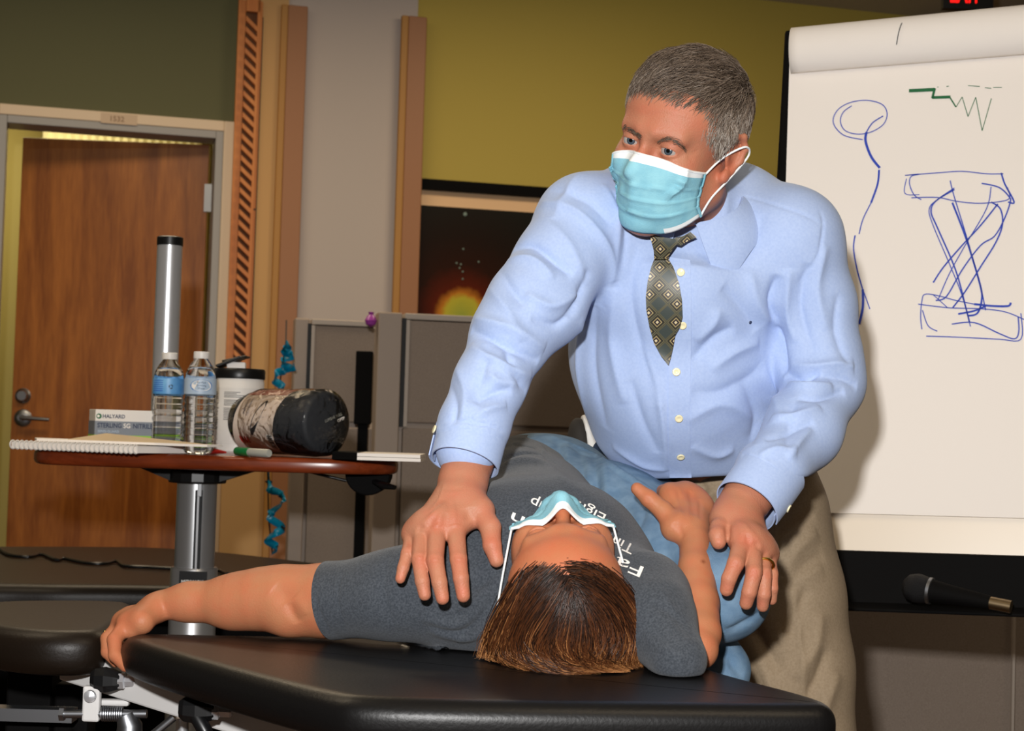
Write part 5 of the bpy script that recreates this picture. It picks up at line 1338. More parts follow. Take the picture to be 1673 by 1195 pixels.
# mask of the lying person
def face_mask(H, parent, bulge=.009, name='face_mask', chin=-.118, skin=None, half=.0715, shift=0, pw=.75):
    k = H.k; nu, nv = 40, 40; vs = []; pls = []; bv = skin.bvh() if skin else None
    for iv in range(nv + 1):
        v = iv / nv
        for iu in range(nu + 1):
            u = iu / nu * 2 - 1; au = abs(u)
            ut = -.010 - .016 * au ** 1.3; ub = chin + .034 * au ** 2.4
            U = ut + (ub - ut) * v
            L = shift + half * math.sin(u * 1.25) / math.sin(1.25) * (1 - .05 * math.sin(v * math.pi))
            ridge = .014 * math.exp(-(u / .18) ** 2) * (1 - v)
            cen = .100 + bulge * math.sin(min(1, v * 1.25) * math.pi) ** .8 * (1 - .45 * au) + ridge
            side = .040
            F = side + (cen - side) * math.cos(u * math.pi / 2) ** pw
            if v > .75: F -= (v - .75) * .10 * (1 - .5 * au)
            pl = 0
            for q in (.36, .54, .72):
                d = (v - q + .10 * (q - .54) * -au * 2) / .06
                if 0 <= d < 1: pl = .0034 * (1 - d)
            pls.append(pl)
            if bv:
                h_ = bv.ray_cast(Vector(H(.25, L, U)), Vector(-H.F), .25)
                if h_[0] is not None:
                    fs_ = (A(h_[0]) - H.c) @ H.F / k; F = max(F, fs_ + .0035)
                h2 = bv.ray_cast(Vector(H(min(F, .07), L + .05 * (1 if L > 0 else -1), U)), Vector(-H.L * (1 if L > 0 else -1)), .06)
                l_ = abs((A(h2[0]) - H.c) @ H.L / k) if h2[0] is not None else 0
                if abs(L) > .045 and l_ < abs(L) + .006:
                    L = (1 if L > 0 else -1) * max(abs(L), l_ + .003)
            vs.append(Vector(H(F, L, U)))
    n = nu + 1
    for _ in range(4):
        o2 = list(vs)
        for iv in range(1, nv):
            for iu in range(1, nu):
                i = iv * n + iu; av = (o2[i - 1] + o2[i + 1] + o2[i - n] + o2[i + n]) / 4; dl = av - o2[i]; dF = dl.dot(Vector(H.F))
                vs[i] = o2[i] + Vector(H.F) * max(dF, 0) * .8
    for _ in range(14):
        for iu in (0, 1, nu - 1, nu):
            o2 = list(vs)
            for iv in range(1, nv): vs[iv * n + iu] = (o2[(iv - 1) * n + iu] + o2[(iv + 1) * n + iu]) / 2
    vs = [p + Vector(H.F) * pls[i] * k for i, p in enumerate(vs)]
    mb = MB(); fs = []; mi = []
    for iv in range(nv):
        for iu in range(nu):
            fs.append((iv * n + iu, iv * n + iu + 1, (iv + 1) * n + iu + 1, (iv + 1) * n + iu)); mi.append(1 if iv < 4 or iv >= nv - 3 and abs(iu - nu / 2) > nu * .2 else 0)
    mb.add(vs, fs); mb.mi = mi
    o = mb.build(name, ['mask_blue', 'mask_white'], parent, smooth=True, auto=False)
    o.modifiers.new('s', 'SOLIDIFY').thickness = .0014
    for iu in (0, nu):   # stitched side bands
        e = [vs[iv * n + iu] for iv in range(nv + 1)]; MB().tube(e, .0028, n=8, flat=.5).build('side_band', 'mask_blue', o, smooth=True)
    e = [vs[iu] for iu in range(nu + 1)]; MB().tube(e, .0016, n=6).build('nose_band', 'mask_white', o, smooth=True)
    return o, vs, n, nv
mo, vs, n, nv = face_mask(HW, wp, skin=hw, half=.0585, pw=1.25, bulge=.008)
for sd, s in ((0, -1), (n - 1, 1)):
    top, bot = vs[sd + n], vs[(nv - 1) * n + sd]
    MB().tube(spline([top, Vector(HW(.02, .080 * s, .004)), Vector(HW(-.022, .088 * s, .022)), Vector(HW(-.034, .086 * s, .0)), Vector(HW(.0, .080 * s, -.04)), bot], 6), .0013, n=6).build('ear_loop', 'mask_white', mo, smooth=True)
MB().tube([Vector(HW(.030, -.082, -.03)), Vector(HW(.032, -.088, .0)), Vector(HW(.02, -.092, .02))], [.006, .004, .007], flat=.5).build('loop_clip', mat('clip', (190, 205, 215), .3), mo, smooth=True)
# hair: a soft mass, and strands that flow from the parting
hm = Solid()
hm.ball(HW(-.016, 0, .040), np.array((.098, .084, .092)) * .93, HW.R, .02)
hm.ball(Pa(930, 1035, 1.885), (.090, .085, .052), None, .03); hm.ball(Pa(860, 1045, 1.885), (.045, .07, .036), None, .02); hm.ball(Pa(1010, 1040, 1.885), (.045, .07, .042), None, .02)
hm.ball(HW(.094, 0, .002), np.array((.075, .075, .070)) * .93, HW.R, .01, 's')
hm.cut((0, 0, TZ + .001), (0, 0, -1), .003)
hmm = hm.mesh(.0030, 3)
hb = hmm.build('hair', 'hair_brown', wp); 
at = hb.data.attributes.new('shade', 'FLOAT', 'POINT'); at.data.foreach_set('value', np.full(len(hmm.v), .12, np.float32))
G = [  # guide strands from the parting, left to right round the head
 [(893, 918), (862, 938), (838, 975), (815, 1022), (797, 1052), (783, 1080)],
 [(905, 922), (868, 950), (842, 995), (824, 1040), (812, 1070), (826, 1092)],
 [(915, 930), (880, 962), (850, 1005), (832, 1050), (830, 1082), (870, 1097)],
 [(922, 942), (895, 980), (865, 1020), (848, 1062), (865, 1090), (930, 1100)],
 [(928, 955), (910, 990), (885, 1030), (872, 1062), (900, 1088), (960, 1098)],
 [(933, 968), (924, 1000), (908, 1032), (900, 1060), (925, 1082), (985, 1092)],
 [(938, 978), (940, 1005), (940, 1035), (938, 1060), (950, 1078), (1000, 1090)],
 [(940, 970), (958, 995), (972, 1025), (975, 1055), (965, 1080), (1010, 1094)],
 [(938, 958), (972, 978), (1000, 1012), (1010, 1048), (995, 1078), (1020, 1092)],
 [(934, 946), (980, 960), (1020, 998), (1038, 1040), (1030, 1072), (1036, 1088)],
 [(928, 936), (975, 938), (1015, 972), (1045, 1015), (1056, 1052), (1050, 1084)],
 [(918, 924), (958, 916), (995, 945), (1030, 990), (1052, 1035), (1062, 1076)]]
G = np.array(G, float); rs = np.random.RandomState(5); cv = []; rad = []; sh = []
NS = 5200
for i in range(NS):
    g = rs.uniform(0, len(G) - 1.001); a = int(g); t = g - a; pts = G[a] * (1 - t) + G[a + 1] * t
    pts = pts + rs.normal(size=(1, 2)) * 4.5 + np.cumsum(rs.normal(size=pts.shape), 0) * 2.6
    cut_ = rs.uniform(0, .25) if rs.rand() < .6 else rs.uniform(0, .8); u = np.linspace(cut_, 1, 12) * (len(pts) - 1); j = np.minimum(u.astype(int), len(pts) - 2); fr_ = (u - j)[:, None]
    p0 = pts[np.maximum(j - 1, 0)]; p1 = pts[j]; p2 = pts[j + 1]; p3 = pts[np.minimum(j + 2, len(pts) - 1)]
    q = .5 * (2 * p1 + (p2 - p0) * fr_ + (2 * p0 - 5 * p1 + 4 * p2 - p3) * fr_ ** 2 + (3 * p1 - p0 - 3 * p2 + p3) * fr_ ** 3)
    ph_ = g * 4.1; wv = np.sin(np.linspace(0, 1, len(q)) * 7.5 + ph_) * 5.5 * np.linspace(0, 1, len(q)); q = q + np.stack([wv, wv * .25], 1)
    off = rs.uniform(-.001, .007); c = []; last = None
    for x, y in q:
        h, nn = hmm.hit(x, y)
        if h is None:
            if last is None: c = None; break
            d = ray(x, y); h = CAM + d * (last / d.y); h = A(h); h[2] = max(h[2], TZ + .003); nn = A((0, 0, 0))
        c.append(h + nn * off); last = h[1]
    if c is None: continue
    cv.append(c); rad.append(rs.uniform(.00032, .0006)); band = .5 + .5 * math.sin(g * 7.3 + 1.2 * math.sin(g * 3)); 
    s_ = rs.beta(1.6, 3.2) * .75 + .38 * band * (1 if g < 9.5 else .7) * rs.rand(); edge = 1 - min(1, abs(g - 5.5) / 5.5)
    sh.append(np.clip(s_ + .12 * (1 - edge), 0, 1))
C_ = np.array(cv)
for _ in range(2): C_[:, 1:-1] = .5 * C_[:, 1:-1] + .25 * (C_[:, :-2] + C_[:, 2:])
strands('hair_strands', C_, np.array(rad), np.array(sh) - .08, 'hair_brown', hb, tipshade=.75)
# rings
def ring(parent, c, axis, r, w, m, name='ring'):
    axis = Vector(axis).normalized(); a = axis.orthogonal().normalized(); b = axis.cross(a)
    MB().tube([Vector(c) + (a * math.cos(i * math.pi / 12) + b * math.sin(i * math.pi / 12)) * r for i in range(25)], w, n=8).build(name, m, parent, smooth=True)
ring(wp, P(181, 1040, 2.04), P(190, 1030, 2.04) - P(172, 1050, 2.04), .0098, .0012, 'gold')
MB().lathe([(0, -.003), (.004, 0), (.0, .004)], P(174, 1038, 2.022), n=8).build('ring_stone', 'silver', wp)
# folded cloth under the shoulder
# ------------------------------------------------------------------ the standing person
mp = empty('person', (.40, 2.32, 0), 'person in light blue shirt, patterned tie and surgical mask leaning over the one lying down', 'person')
HM = Frame(P(1114, 232, 2.06), (-.60, -.77, -.20), (.39, .0, 1), .93)
NB = Pa(1124, 366, 2.185)
hs = head_solid(HM, NB, .060, .03)
hd = hs.mesh(.0017, 2)
hd.folds([([(1050, 190), (1085, 186), (1130, 200)], .004, -.0007), ([(1046, 178), (1085, 172), (1130, 186)], .004, -.0006), ([(1058, 215), (1060, 226)], .0035, -.0004),
  ([(1122, 254), (1134, 250), (1142, 244)], .003, -.0006), ([(1122, 258), (1134, 262)], .003, -.0006), ([(1012, 214), (1022, 212), (1036, 220), (1048, 232)], .006, .0012), ([(1072, 233), (1092, 231), (1118, 243)], .006, .0014),
  ([(1080, 262), (1095, 266), (1112, 262)], .004, .0009), ([(1150, 290), (1155, 320), (1140, 350)], .012, -.0012)])
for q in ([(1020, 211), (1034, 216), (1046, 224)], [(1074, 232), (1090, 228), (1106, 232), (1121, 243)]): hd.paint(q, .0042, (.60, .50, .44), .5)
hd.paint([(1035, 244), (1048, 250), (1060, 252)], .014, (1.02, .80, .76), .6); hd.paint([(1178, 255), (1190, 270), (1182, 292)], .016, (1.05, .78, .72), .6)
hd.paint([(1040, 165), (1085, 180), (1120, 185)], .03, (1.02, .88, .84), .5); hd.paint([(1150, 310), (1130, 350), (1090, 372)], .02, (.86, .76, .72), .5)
# right hand, spread over the lying person's shoulder
mh = Solid()
wr = Pa(754, 812, 1.93)
mh.chain([Pa(790, 690, 2.0), Pa(764, 755, 1.965), Pa(756, 790, 1.945), Pa(752, 812, 1.935)], [.036, .030, .0285, .0270], .01)
f1 = finger([(744, 860), (749, 914), (753, 945), (757, 974)], [1.890, 1.850, 1.838, 1.836], [.0122, .0108, .0098, .0086])
f2 = finger([(714, 860), (711, 916), (718, 952), (723, 978)], [1.888, 1.846, 1.832, 1.830], [.0122, .0108, .0096, .0084])
f3 = finger([(690, 866), (685, 913), (690, 950), (694, 972)], [1.895, 1.855, 1.842, 1.840], [.0115, .0100, .0090, .0080])
f4 = finger([(674, 876), (666, 904), (659, 928), (654, 946)], [1.905, 1.872, 1.862, 1.858], [.0102, .0084, .0076, .0066])
th = finger([(783, 836), (801, 862), (804, 892), (811, 916)], [1.905, 1.885, 1.872, 1.868], [.0165, .0135, .0115, .0092])
f1, f2, f3, f4, th = [(a_, [r * .93 for r in b_]) for a_, b_ in (f1, f2, f3, f4, th)]
hand_solid(mh, (wr, .030), [f1, f2, f3, f4], th, .0145, .006, .018)
mr = mh.mesh(.0016, 2)
K = []
for (x, y) in ((749, 914), (711, 915), (685, 912), (665, 905)): K += [([(x - 9, y - 2), (x, y - 4), (x + 9, y - 2)], .0018, -.0006), ([(x - 9, y + 3), (x, y + 2), (x + 9, y + 3)], .0018, -.0006), ([(x - 8, y + 0), (x + 8, y)], .004, .0007)]
K += [([(738, 812), (742, 835), (743, 858)], .0035, .0011), ([(734, 815), (722, 838), (715, 858)], .0035, .0011), ([(728, 820), (704, 845), (692, 862)], .0035, .0010), ([(722, 828), (690, 855), (677, 872)], .0035, .0009),
      ([(730, 838), (728, 862)], .005, -.0014), ([(706, 845), (702, 868)], .005, -.0013), ([(688, 856), (684, 874)], .004, -.0011), ([(765, 830), (768, 852)], .007, -.0022),
      ([(712, 795), (735, 800), (760, 797)], .003, -.0006), ([(725, 790), (718, 815), (700, 838)], .0022, .0009), ([(744, 856), (745, 862)], .006, .0014), ([(714, 856), (715, 862)], .006, .0014), ([(690, 864), (690, 870)], .005, .0012)]
mr.folds(K)
for (x, y, r) in ((743, 855, .010), (713, 857, .010), (749, 914, .009), (711, 915, .009), (686, 913, .008), (757, 968, .009), (722, 974, .009), (693, 968, .008), (655, 944, .007), (805, 880, .010)): mr.paint([(x, y)], r, (1.04, .72, .68), .55)
for (x, y, r) in ((723, 972, .0042), (694, 965, .0040), (758, 966, .0038), (656, 938, .0034), (812, 905, .0040)): mr.paint([(x, y), (x + .5, y + 4)], r, (1.12, 1.02, 1.06), .8)
# left hand, resting on the raised knee
mh = Solid()
wr = Pa(1200, 838, 1.975)
mh.chain([Pa(1262, 775, 2.02), Pa(1218, 818, 1.985), Pa(1203, 836, 1.975)], [.031, .0285, .0265], .01)
f1 = finger([(1213, 884), (1202, 921), (1191, 946), (1187, 964)], [1.915, 1.880, 1.875, 1.878], [.0125, .0108, .0096, .0086])
f2 = finger([(1229, 890), (1232, 936), (1224, 968), (1219, 986)], [1.915, 1.878, 1.872, 1.878], [.0122, .0106, .0095, .0086])
f3 = finger([(1244, 900), (1249, 938), (1248, 972), (1246, 991)], [1.925, 1.892, 1.886, 1.892], [.0112, .0096, .0088, .0078])
f4 = finger([(1255, 908), (1261, 938), (1262, 962), (1261, 981)], [1.940, 1.912, 1.905, 1.910], [.0098, .0082, .0074, .0066])
th = finger([(1184, 850), (1176, 864), (1173, 876), (1174, 886)], [1.955, 1.935, 1.92, 1.915], [.0150, .0130, .0120, .0098])
f1, f2, f3, f4, th = [(a_, [r * .93 for r in b_]) for a_, b_ in (f1, f2, f3, f4, th)]
hand_solid(mh, (wr, .029), [f1, f2, f3, f4], th, .0138, .006, .018)
ml = mh.mesh(.0016, 2)
K = []
for (x, y) in ((1202, 922), (1232, 936), (1250, 938), (1261, 938)): K += [([(x - 8, y - 2), (x, y - 3), (x + 8, y - 1)], .0018, -.0006), ([(x - 8, y + 3), (x, y + 2), (x + 8, y + 3)], .0018, -.0006)]
K += [([(1205, 850), (1212, 868), (1214, 884)], .0035, .0011), ([(1212, 852), (1224, 872), (1230, 888)], .0035, .0011), ([(1216, 855), (1236, 880), (1244, 897)], .0035, .0009), ([(1221, 872), (1222, 892)], .004, -.0012), ([(1237, 884), (1238, 900)], .004, -.0011),
      ([(1192, 858), (1188, 872), (1192, 884)], .005, -.0018), ([(1168, 878), (1176, 880), (1184, 878)], .002, -.0007)]
ml.folds(K)
for (x, y, r) in ((1213, 880, .010), (1229, 886, .009), (1202, 922, .008), (1232, 936, .008), (1249, 938, .007), (1188, 960, .008), (1219, 984, .008), (1246, 988, .007)): ml.paint([(x, y)], r, (1.04, .72, .68), .5)
for (x, y, r) in ((1190, 955, .0038), (1220, 980, .0038), (1247, 985, .0036), (1175, 882, .0042)): ml.paint([(x, y), (x, y + 4)], r, (1.12, 1.02, 1.06), .8)
# trunk and legs under the clothes
T1, T2, T3 = Pa(1105, 440, 2.20), Pa(1112, 570, 2.24), Pa(1130, 690, 2.29)
RS, LS = Pa(958, 368, 2.13), Pa(1288, 394, 2.16)
RE, LE = Pa(836, 548, 2.04), Pa(1348, 628, 2.15)
PV = Pa(1195, 815, 2.36)
def foot(p, dx, dy): return A((p[0] + dx, p[1] + dy, .06))
hipL, hipR = Pa(1275, 850, 2.36), Pa(1130, 850, 2.42)
kneeL, kneeR = A((hipL[0] + .045, hipL[1] - .03, .52)), A((hipR[0] + .03, hipR[1] + .05, .52))
ankL, ankR = A((kneeL[0] + .01, kneeL[1] + .06, .10)), A((kneeR[0], kneeR[1] + .08, .10))
tb = Solid()
tb.chain([NB, T1, T2, T3, PV], [.050, .095, .095, .068, .055], .03); tb.chain([RS, LS], [.042, .042], .03)
tb.chain([RS, RE, Pa(795, 680, 1.99)], [.042, .034, .032], .02); tb.chain([LS, LE, Pa(1262, 775, 2.02)], [.038, .030, .031], .02)
tb.chain([hipL, kneeL, ankL], [.065, .05, .035], .03); tb.chain([hipR, kneeR, ankR], [.065, .05, .035], .03)
for k_ in (ankL, ankR): tb.cone(k_ + A((0, 0, -.05)), k_ + A((-.02, -.14, -.065)), .035, .03, .02)
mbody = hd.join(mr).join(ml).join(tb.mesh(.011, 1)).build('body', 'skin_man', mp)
eyes(HM, mp, P(560, 330, 1.2))
# shirt
sh_ = Solid()
dp = (0, 1, 0); sq = ((0, 1, 0), .82)
sh_.chain([Pa(1108, 400, 2.19), Pa(1108, 480, 2.205), Pa(1108, 570, 2.235), Pa(1128, 645, 2.27), Pa(1176, 738, 2.31)], [.120, .143, .151, .147, .122], .015, sq)
sh_.ball(Pa(1100, 640, 2.20), .088, None, .06)
sh_.chain([Pa(1176, 738, 2.31), Pa(1210, 762, 2.33)], [.122, .115], .02, sq)
sh_.chain([RS, Pa(1045, 345, 2.18), Pa(1110, 350, 2.24), Pa(1200, 345, 2.23), LS], [.066, .062, .060, .062, .070], .03)
sh_.cone(Pa(1020, 430, 2.16), Pa(975, 390, 2.14), .085, .070, .03); sh_.cone(Pa(1220, 450, 2.18), Pa(1275, 405, 2.17), .090, .072, .03)
R_ax = [RS, Pa(914, 432, 2.09), Pa(868, 502, 2.06), RE, Pa(800, 628, 2.0), Pa(774, 697, 1.975), Pa(762, 735, 1.962)]
sh_.chain(R_ax, [.066, .058, .057, .050, .043, .0415, .038], .02)
sh_.ball(Pa(900, 505, 2.07), .040, None, .03)
L_ax = [LS, Pa(1322, 500, 2.17), Pa(1338, 590, 2.16), LE, Pa(1312, 705, 2.09), Pa(1260, 770, 2.02), Pa(1232, 806, 1.99)]
sh_.chain(L_ax, [.070, .061, .056, .050, .048, .041, .037], .02)
sh_.cone(Pa(1110, 450, 2.18), Pa(1108, 475, 2.175), .088, .110, .02)
# cuffs are open tubes round the wrists
hem = A((.08, 0, -1)); sh_.cut(Pa(1130, 781, 2.2), hem, .004, .3)
shirt = sh_.mesh(.0031, 3); shirt.crisp = 1.4
F_ = [  # right sleeve
 ([(960, 270), (935, 300), (905, 360)], .010, .003), ([(885, 330), (940, 345), (990, 400), (1005, 460)], .010, .005), ([(900, 310), (960, 330), (1000, 370)], .008, -.003),
 ([(838, 408), (870, 402), (910, 430), (935, 450)], .008, -.006), ([(828, 425), (870, 425), (905, 455)], .010, .005), ([(815, 440), (840, 480), (860, 500)], .008, -.004), ([(800, 470), (830, 510), (850, 560)], .010, .004),
 ([(858, 480), (900, 500), (945, 480)], .009, .005), ([(868, 520), (910, 530), (945, 495)], .007, -.004), ([(880, 350), (930, 400), (960, 470)], .010, .003),
 ([(775, 520), (810, 530), (850, 545), (890, 570)], .010, .006), ([(770, 540), (805, 555), (845, 575), (880, 590)], .007, -.006), ([(768, 565), (800, 585), (840, 605), (868, 615)], .009, .005),
 ([(830, 560), (835, 600), (860, 640)], .007, -.005), ([(800, 560), (790, 610), (770, 660)], .008, -.003), ([(745, 600), (760, 640), (755, 690)], .008, .003), ([(735, 625), (745, 665), (740, 695)], .006, -.003),
 ([(778, 660), (800, 645), (835, 635)], .008, -.004), ([(770, 685), (800, 668), (828, 662)], .006, .004), ([(762, 690), (790, 672)], .005, -.003), ([(790, 600), (815, 625), (850, 625)], .008, .004),
 ([(960, 440), (950, 480), (930, 520)], .010, -.005), ([(985, 300), (1010, 350), (1005, 430), (990, 500)], .008, .0025), ([(1000, 310), (1022, 370), (1015, 440)], .006, -.0025),
 ([(728, 686), (765, 690), (800, 696), (826, 706)], .0022, -.0022), ([(726, 692), (765, 697), (800, 703), (824, 712)], .003, .0012),
 # body
 ([(1040, 400), (1030, 480), (1045, 560), (1080, 660)], .010, -.003), ([(1005, 470), (1000, 560), (1020, 660)], .014, .004), ([(975, 500), (970, 600), (990, 700)], .012, -.003), ([(1045, 560), (1070, 620), (1085, 700), (1088, 770)], .008, .004),
 ([(950, 520), (945, 600), (960, 690)], .010, .003), ([(1030, 620), (1050, 690), (1075, 740)], .010, -.003),
 ([(1130, 590), (1165, 555), (1200, 535)], .012, -.005), ([(1140, 560), (1165, 530), (1175, 505)], .012, .004), ([(1160, 605), (1200, 575), (1240, 560)], .012, .005), ([(1130, 640), (1180, 640), (1250, 600)], .014, -.004),
 ([(1180, 470), (1210, 500), (1235, 540)], .012, -.004), ([(1225, 440), (1240, 500), (1275, 540)], .012, .004), ([(1270, 450), (1262, 500), (1275, 570), (1282, 612)], .009, -.010), ([(1290, 440), (1285, 500), (1300, 560)], .010, .006),
 ([(1240, 600), (1265, 640), (1275, 690)], .012, .004), ([(1215, 620), (1235, 680), (1225, 730)], .012, -.004), ([(1120, 690), (1180, 660), (1240, 690)], .012, .003), ([(1130, 730), (1170, 745), (1200, 735)], .010, .003), ([(1000, 730), (1050, 760), (1090, 768)], .010, .003),
 ([(1190, 300), (1180, 380), (1165, 430)], .012, .003), ([(1215, 320), (1250, 330), (1310, 350), (1343, 368)], .002, -.0012), ([(1245, 350), (1230, 400), (1210, 440)], .010, -.002),
 # left sleeve
 ([(1340, 345), (1345, 370), (1335, 420), (1300, 470)], .0025, -.0015), ([(1350, 400), (1335, 470), (1350, 540)], .010, .004), ([(1320, 430), (1308, 500), (1330, 580)], .008, -.004), ([(1370, 480), (1365, 540), (1385, 600)], .008, -.003),
 ([(1283, 612), (1310, 618), (1340, 610)], .007, -.007), ([(1288, 628), (1320, 634), (1360, 630)], .009, .007), ([(1290, 595), (1330, 600), (1370, 595), (1395, 600)], .010, .006), ([(1300, 650), (1340, 650), (1380, 640)], .007, -.005),
 ([(1340, 615), (1375, 618), (1400, 632)], .007, -.004), ([(1260, 685), (1300, 680), (1340, 665)], .009, .005), ([(1250, 720), (1290, 705), (1330, 690)], .007, -.004), ([(1240, 745), (1270, 735), (1300, 738)], .008, .004), ([(1300, 650), (1290, 690), (1285, 740)], .008, -.003), ([(1325, 700), (1300, 730), (1288, 750)], .007, .004),
 ([(1213, 742), (1240, 755), (1268, 775), (1290, 800)], .0022, -.0022), ([(1220, 740), (1248, 752), (1276, 772), (1296, 795)], .003, .0012)]
shirt.folds([(a_, b_ * .78, c_ * 1.55) for a_, b_, c_ in F_])
shirt.wrinkle(.0005, 7, seed=2)
sho = shirt.build('shirt', 'shirt_blue', mp)
# placket, buttons, collar, tie, cuffs' edges
sheet('placket', [(1092, 420), (1128, 425), (1130, 500), (1129, 580), (1127, 660), (1128, 740), (1130, 781), (1094, 781), (1092, 700), (1092, 600), (1096, 540)], [shirt], 'shirt_blue', sho, off=.0002, th=.0012, step=6, soft=6)
def button(px, py, surf, r=.0054, par=sho):
    h, nn = surf.hit(px, py)
    MB().lathe([(r * .5, .0), (r, .0004), (r, .0018), (r * .8, .0024), (r * .45, .0014), (0, .0012)], Vector(h + nn * .0018), n=18, axis=nn).build('button', 'button', par, smooth=True, auto=False)
for q in ((1112, 446), (1115, 531), (1105, 608), (1109, 683), (1112, 745)): button(*q, shirt)
def seam_angle(a, b, d):
    ax = (b - a) / np.linalg.norm(b - a); u = np.cross(ax, (0, 0, 1)); u /= np.linalg.norm(u); w_ = np.cross(u, ax); d = A(d); return math.atan2(d @ w_, d @ u)
SR = seam_angle(Pa(776, 692, 1.978), Pa(758, 757, 1.955), (-.93, -.35, .1)) - .75; SL_ = seam_angle(Pa(1262, 768, 2.02), Pa(1219, 829, 1.98), (.75, -.3, -.4)) - .3
c1, g1 = cuff('cuff', Pa(776, 692, 1.978), Pa(758, 757, 1.955), .0430, .0415, 'shirt_blue', sho, seam=SR)
c2, g2 = cuff('cuff', Pa(1262, 768, 2.02), Pa(1219, 829, 1.98), .0415, .0395, 'shirt_blue', sho, seam=SL_)
def cuff_button(g, t, th, r, par):
    a, b, u, w_, ax = g; n_ = u * math.cos(th) + w_ * math.sin(th); c = a + (b - a) * t + n_ * r
    MB().lathe([(.0025, 0), (.0052, .0004), (.0052, .0018), (.004, .0024), (0, .0014)], Vector(c), n=18, axis=n_).build('button', 'button', par, smooth=True, auto=False)
cuff_button(g1, .5, SR + .75, .0468, c1); cuff_button(g2, .6, SL_ + .3, .0440, c2)
# pocket-less chest mark
h, nn = shirt.hit(1226, 527)
MB().lathe([(.003, 0), (.0015, .0012)], Vector(h), n=6, axis=nn).build('embroidered_mark', 'text_navy', sho)
# collar: a fold round the neck that falls to two buttoned points
CFc = Pa(1122, 338, 2.135); CF = Frame(CFc, (-.10, -.86, -.50), (-.16, -.42, .88), 1.0)
def collar_side(sg):
    n, m_ = 40, 10; vs = []
    for side in (0, 1):
        for j in range(m_ + 1):
            t = j / m_
            for i in range(n + 1):
                ph = sg * (.16 + (math.pi - .16) * i / n)
                tip = math.exp(-((abs(ph) - .16) / .62) ** 2)
                dr = .040 + .040 * tip; rt = .067 + .006 * abs(math.sin(ph)); rb = rt + .011 + .016 * abs(math.sin(ph)) + .010 * tip
                a_ = ph + sg * .22 * tip * t
                if t < .12: h_ = math.sin(t / .12 * math.pi / 2) * .004; r = rt + .004 * (t / .12)
                else: q = (t - .12) / .88; h_ = .004 - dr * q; r = rt + .004 + (rb - rt) * (1 - (1 - q) ** 1.6)
                r -= .0022 * side
                vs.append(Vector(CF(r * math.cos(a_), r * math.sin(a_), h_)))
    k = n + 1; M_ = (m_ + 1) * k
    fs = [(j * k + i, j * k + i + 1, (j + 1) * k + i + 1, (j + 1) * k + i) for j in range(m_) for i in range(n)]
    fs += [tuple(q + M_ for q in f[::-1]) for f in fs]
    rim = [j * k for j in range(m_ + 1)] + [m_ * k + i for i in range(1, k)] + [j * k + n for j in range(m_ - 1, -1, -1)] + [i for i in range(n - 1, 0, -1)]
    fs += [(rim[i], rim[(i + 1) % len(rim)], rim[(i + 1) % len(rim)] + M_, rim[i] + M_) for i in range(len(rim))]
    return MB().add(vs, fs).build('collar', 'shirt_blue', sho, smooth=True), vs[m_ * k]
ca, tipL = collar_side(1); cb, tipR = collar_side(-1)
st_ = Solid(); st_.cone(CF(0, 0, -.03), CF(0, 0, -.002), .064, .0635, 0); st_.cone(CF(0, 0, -.06), CF(0, 0, .05), .0605, .0605, 0, None, 's'); st_.cut(CF(0, 0, -.001), CF.U, 0)
for ca_, tp in ((ca, tipL),):
    MB().lathe([(.0026, 0), (.0046, .0004), (.0046, .0018), (0, .0014)], tp + Vector(-CF.L * 0 - A((0, .004, -.008))), n=16, axis=(0, -1, .1)).build('button', 'button', ca_, smooth=True, auto=False)
# tie
m = bpy.data.materials.new('tie_silk'); m.use_nodes = True; nt = m.node_tree; b = nt.nodes['Principled BSDF']; b.inputs['Roughness'].default_value = .45; b.inputs['Sheen Weight'].default_value = .2
tc = N(nt, 'ShaderNodeTexCoord'); mpg = N(nt, 'ShaderNodeMapping'); mpg.inputs['Rotation'].default_value = (0, math.radians(45), 0); mpg.inputs['Scale'].default_value = (60, 0, 60)
fr_ = N(nt, 'ShaderNodeVectorMath', operation='FRACTION'); sb_ = N(nt, 'ShaderNodeVectorMath', operation='SUBTRACT'); sb_.inputs[1].default_value = (.5, 0, .5)
ab = N(nt, 'ShaderNodeVectorMath', operation='ABSOLUTE'); sx_ = N(nt, 'ShaderNodeSeparateXYZ'); mxn = N(nt, 'ShaderNodeMath', operation='MAXIMUM')
fl = N(nt, 'ShaderNodeVectorMath', operation='FLOOR'); wn_ = N(nt, 'ShaderNodeTexWhiteNoise')
nt.links.new(tc.outputs['Object'], mpg.inputs[0]); nt.links.new(mpg.outputs[0], fr_.inputs[0]); nt.links.new(fr_.outputs[0], sb_.inputs[0]); nt.links.new(sb_.outputs[0], ab.inputs[0]); nt.links.new(ab.outputs[0], sx_.inputs[0])
nt.links.new(sx_.outputs[0], mxn.inputs[0]); nt.links.new(sx_.outputs[2], mxn.inputs[1])
nt.links.new(mpg.outputs[0], fl.inputs[0]); nt.links.new(fl.outputs[0], wn_.inputs['Vector'])
r1 = N(nt, 'ShaderNodeValToRGB'); r1.color_ramp.interpolation = 'CONSTANT'; cr = r1.color_ramp
cr.elements[0].position = 0; cr.elements[0].color = srgb(206, 190, 150); cr.elements[1].position = .09; cr.elements[1].color = srgb(40, 32, 38)
for p_, c_ in ((.2, (160, 142, 98)), (.27, (44, 42, 34)), (.41, (104, 98, 70)), (.46, (58, 60, 50))): cr.elements.new(p_).color = srgb(*c_)
r2 = N(nt, 'ShaderNodeValToRGB'); r2.color_ramp.interpolation = 'CONSTANT'; cr = r2.color_ramp
cr.elements[0].position = 0; cr.elements[0].color = srgb(58, 66, 62); cr.elements[1].position = .40; cr.elements[1].color = srgb(84, 80, 58)
